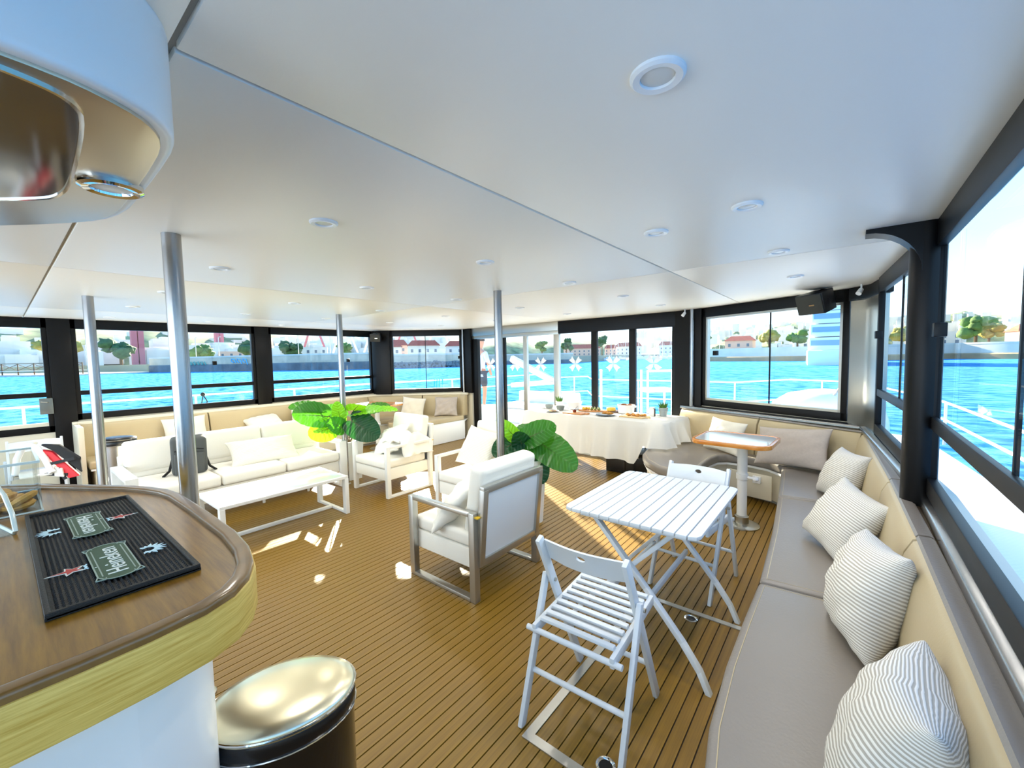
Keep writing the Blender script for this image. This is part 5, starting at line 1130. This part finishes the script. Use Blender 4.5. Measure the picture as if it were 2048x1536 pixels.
house(-34,192,2.4,10,7,4,0,M_HP,'small red roofed pavilion behind the front right seawall','seawall houses')
house(-6,200,2.4,16,8,5,0,M_HW,'low white building behind the front right seawall','seawall houses',False)
house(24,210,2.4,13,8,5,R(10),M_HW,'small white building behind the right seawall beside the post','seawall houses',False)
house(46,200,2.4,12,8,4,R(10),M_HP,'red roofed building behind the right seawall','seawall houses')
house(66,196,2.4,16,8,5,R(14),M_HW,'white building at the far right behind the seawall','seawall houses',False)
# trees
tl = [(-200,52,8,9,M_TREE,'round green tree left of the left bridge leg'),(-186,64,9,10,M_TREE2,'dark green tree right of the left bridge leg'),(-172,74,8,9,M_TREE2,'dark green tree behind the blue graffiti'),(-246,16,12,13,M_TREE3,'yellowish tree beyond the far left window'),(-262,-6,13,14,M_TREE,'green tree at the far left picture edge'),(-228,32,11,12,M_TREE2,'dark tree just left of the left window post'),(-158,88,7,8,M_TREE,'green tree under the white truss'),(-148,98,7,7,M_TREE2,'dark bushy tree right of the white truss')]
for x, y, h, w, m, lb in tl: tree(x, y, 1.6, h, w, m, lb, 'trees on the left shore')
for x, y, h, w, m, lb in ((-146,240,13,9,M_TREE2,'tall dark pine left of the red marina roofs'),(-122,244,15,8,M_TREE2,'tall dark pine right of the long marina building'),(-170,246,12,10,M_TREE,'round green tree at the left of the marina')): tree(x, y, 1.2, h, w, m, lb, 'marina trees')
for x, y, h, w, m, lb in ((-58,206,8,8,M_TREE3,'yellow green tree beside the black door post, behind the seawall'),(-46,184,7,7,M_TREE,'green tree left of the small red roofed pavilion'),(-23,186,8,9,M_TREE3,'yellow green tree right of the small red roofed pavilion'),(-14,184,7,7,M_TREE,'green tree just left of the window divider'),(-2,183,8,8,M_TREE3,'yellow green tree just right of the window divider'),(7,184,9,8,M_TREE,'green tree behind the front of the reflection shape'),(14,186,7,7,M_TREE3,'yellow green tree hidden behind the tiers of the reflection shape'),(31,190,9,9,M_TREE,'green tree at the right window nearest the corner'),(38,214,8,8,M_TREE3,'yellow green tree left of the red roofed right hand building'),(55,180,8,9,M_TREE,'green tree in front of the red roofed right hand building'),(63,176,7,8,M_TREE3,'yellow green tree between the two right hand buildings'),(80,186,9,10,M_TREE,'green tree at the right picture edge behind the seawall')):
    tree(x, y, 2.4, h, w, m, lb, 'trees behind the right seawall')
# bridge legs, truss and lamp posts behind the left shore
for x, y, w, h, lb in ((-330,54,9,60,'left dull red bridge leg behind the left shore'),(-352,102,7,60,'right pinkish red bridge leg behind the left shore')):
    t = thing('bridge_leg', lb, 'bridge pier', (x, y, 0), 0, 'bridge legs')
    for s in (-1, 1): mk('column', MB().box(x-2,x+2,y+s*w*.17-1.3,y+s*w*.17+1.3,0,h), M_BRED, t)
    for z in (28, 42): mk('tie_beam', MB().box(x-2.3,x+2.3,y-w*.17,y+w*.17,z,z+3), M_BRED, t)
t = thing('steel_truss', 'white steel truss frames behind the second left window', 'truss', (-190,110,1))
for k in range(6):
    x, y = -205+k*12, 92+k*9; mk('truss_bay', MB().bar((x,y,1),(x+6,y+4.5,22),.7,.7).bar((x+6,y+4.5,22),(x+12,y+9,1),.7,.7).bar((x,y,21),(x+12,y+9,21),.6,.6), M_WHITE if k % 3 else M_BRED, t)
for k, (x, y) in enumerate(((-178,50),(-186,45),(-150,66),(-139,72),(-128,80))):
    t = thing('lamp_post', 'thin pale street lamp on the left quay, ' + ('beside the left bridge leg','behind the teal graffiti','behind the blue graffiti','under the white truss','at the right end of the seawall')[k], 'street lamp', (x-2, y+2, 2), 0, 'street lamps on the left quay')
    mk('post', MB().cyl((0,0,0),(0,0,9),.14,7), M_PALE, t, world=False); mk('arm', MB().bar((0,0,9),(1.6,0,9.2),.12,.12), M_PALE, t, world=False); mk('lamp_head', MB().box(1.3,2.1,-.2,.2,9.0,9.2), M_PALE, t, world=False)
# yachts in the marina
yp = None; r_ = random.Random(9); NS = 16
for k in range(NS):
    a = R(-25.5+k*.95); d = (232,268,304)[k % 3]+r_.uniform(-6,6); x, y = d*math.sin(a), d*math.cos(a); lb = 'moored white sailing yacht among the marina masts beyond the doors'
    if yp is None:
        yp = t = thing('sailing_yacht', lb, 'sailing yacht', (x, y, W_Z), 0, 'moored yachts')
        mk('hull', MB().prism([(-4.5,-1.2),(3,-1.4),(5.5,0),(3,1.4),(-4.5,1.2)], .0, 1.5), M_WHITE, t, world=False, bevel=.15); mk('cabin', MB().prism([(-2,-.8),(2,-.8),(2.6,0),(2,.8),(-2,.8)], 1.5, 2.1), M_WHITE, t, world=False)
        ms = mk('mast', MB().cyl((.6,0,1.5),(.6,0,15),.14,6), M_ALU, t, world=False); mk('spreader', MB().bar((.6,-1.2,9),(.6,1.2,9),.1,.1), M_ALU, ms, world=False)
        mk('boom', MB().bar((.6,0,3),(-3.6,0,3.1),.25,.3), M_HW, t, world=False); mk('stay', MB().bar((5.3,0,1.6),(.6,0,14.8),.05,.05).bar((-4.4,0,1.6),(.6,0,14.8),.05,.05), M_ALU, t, world=False)
    else: dup(yp, (x, y, W_Z), r_.uniform(0, 6.28), lb)
# white stacked ship shape added to stand in for a reflection in the glass
fe = thing('reflection_shape', 'white tiered shape standing in for a reflection in the front right window', 'reflection_shape', (-2,124,W_Z), R(4)); K = dict(parent=fe, world=False)
mk('hull', MB().prism([(-5.5,-14),(5.5,-14),(5.5,12),(0,20),(-5.5,12)], -.3, 3.2), M_WHITE, bevel=.3, **K)
for k in range(4): 
    mk('deck_house', MB().box(-5.2+.2*k,5.2-.2*k,-12+k,10-k,3.2+k*2.9,5.9+k*2.9), M_WHITE, bevel=.1, **K)
    mk('window_band', MB().box(-4.9+.2*k,4.9-.2*k,-12.15+k,-11.9+k,4.2+k*2.9,5.3+k*2.9), mat('blue_tinted','#7FA3C8',.2), **K)
mk('funnel', MB().box(-1.5,1.5,-3,1,14.8,17.5), mat('funnel_blue','#9CC0DE',.5), bevel=.3, **K)
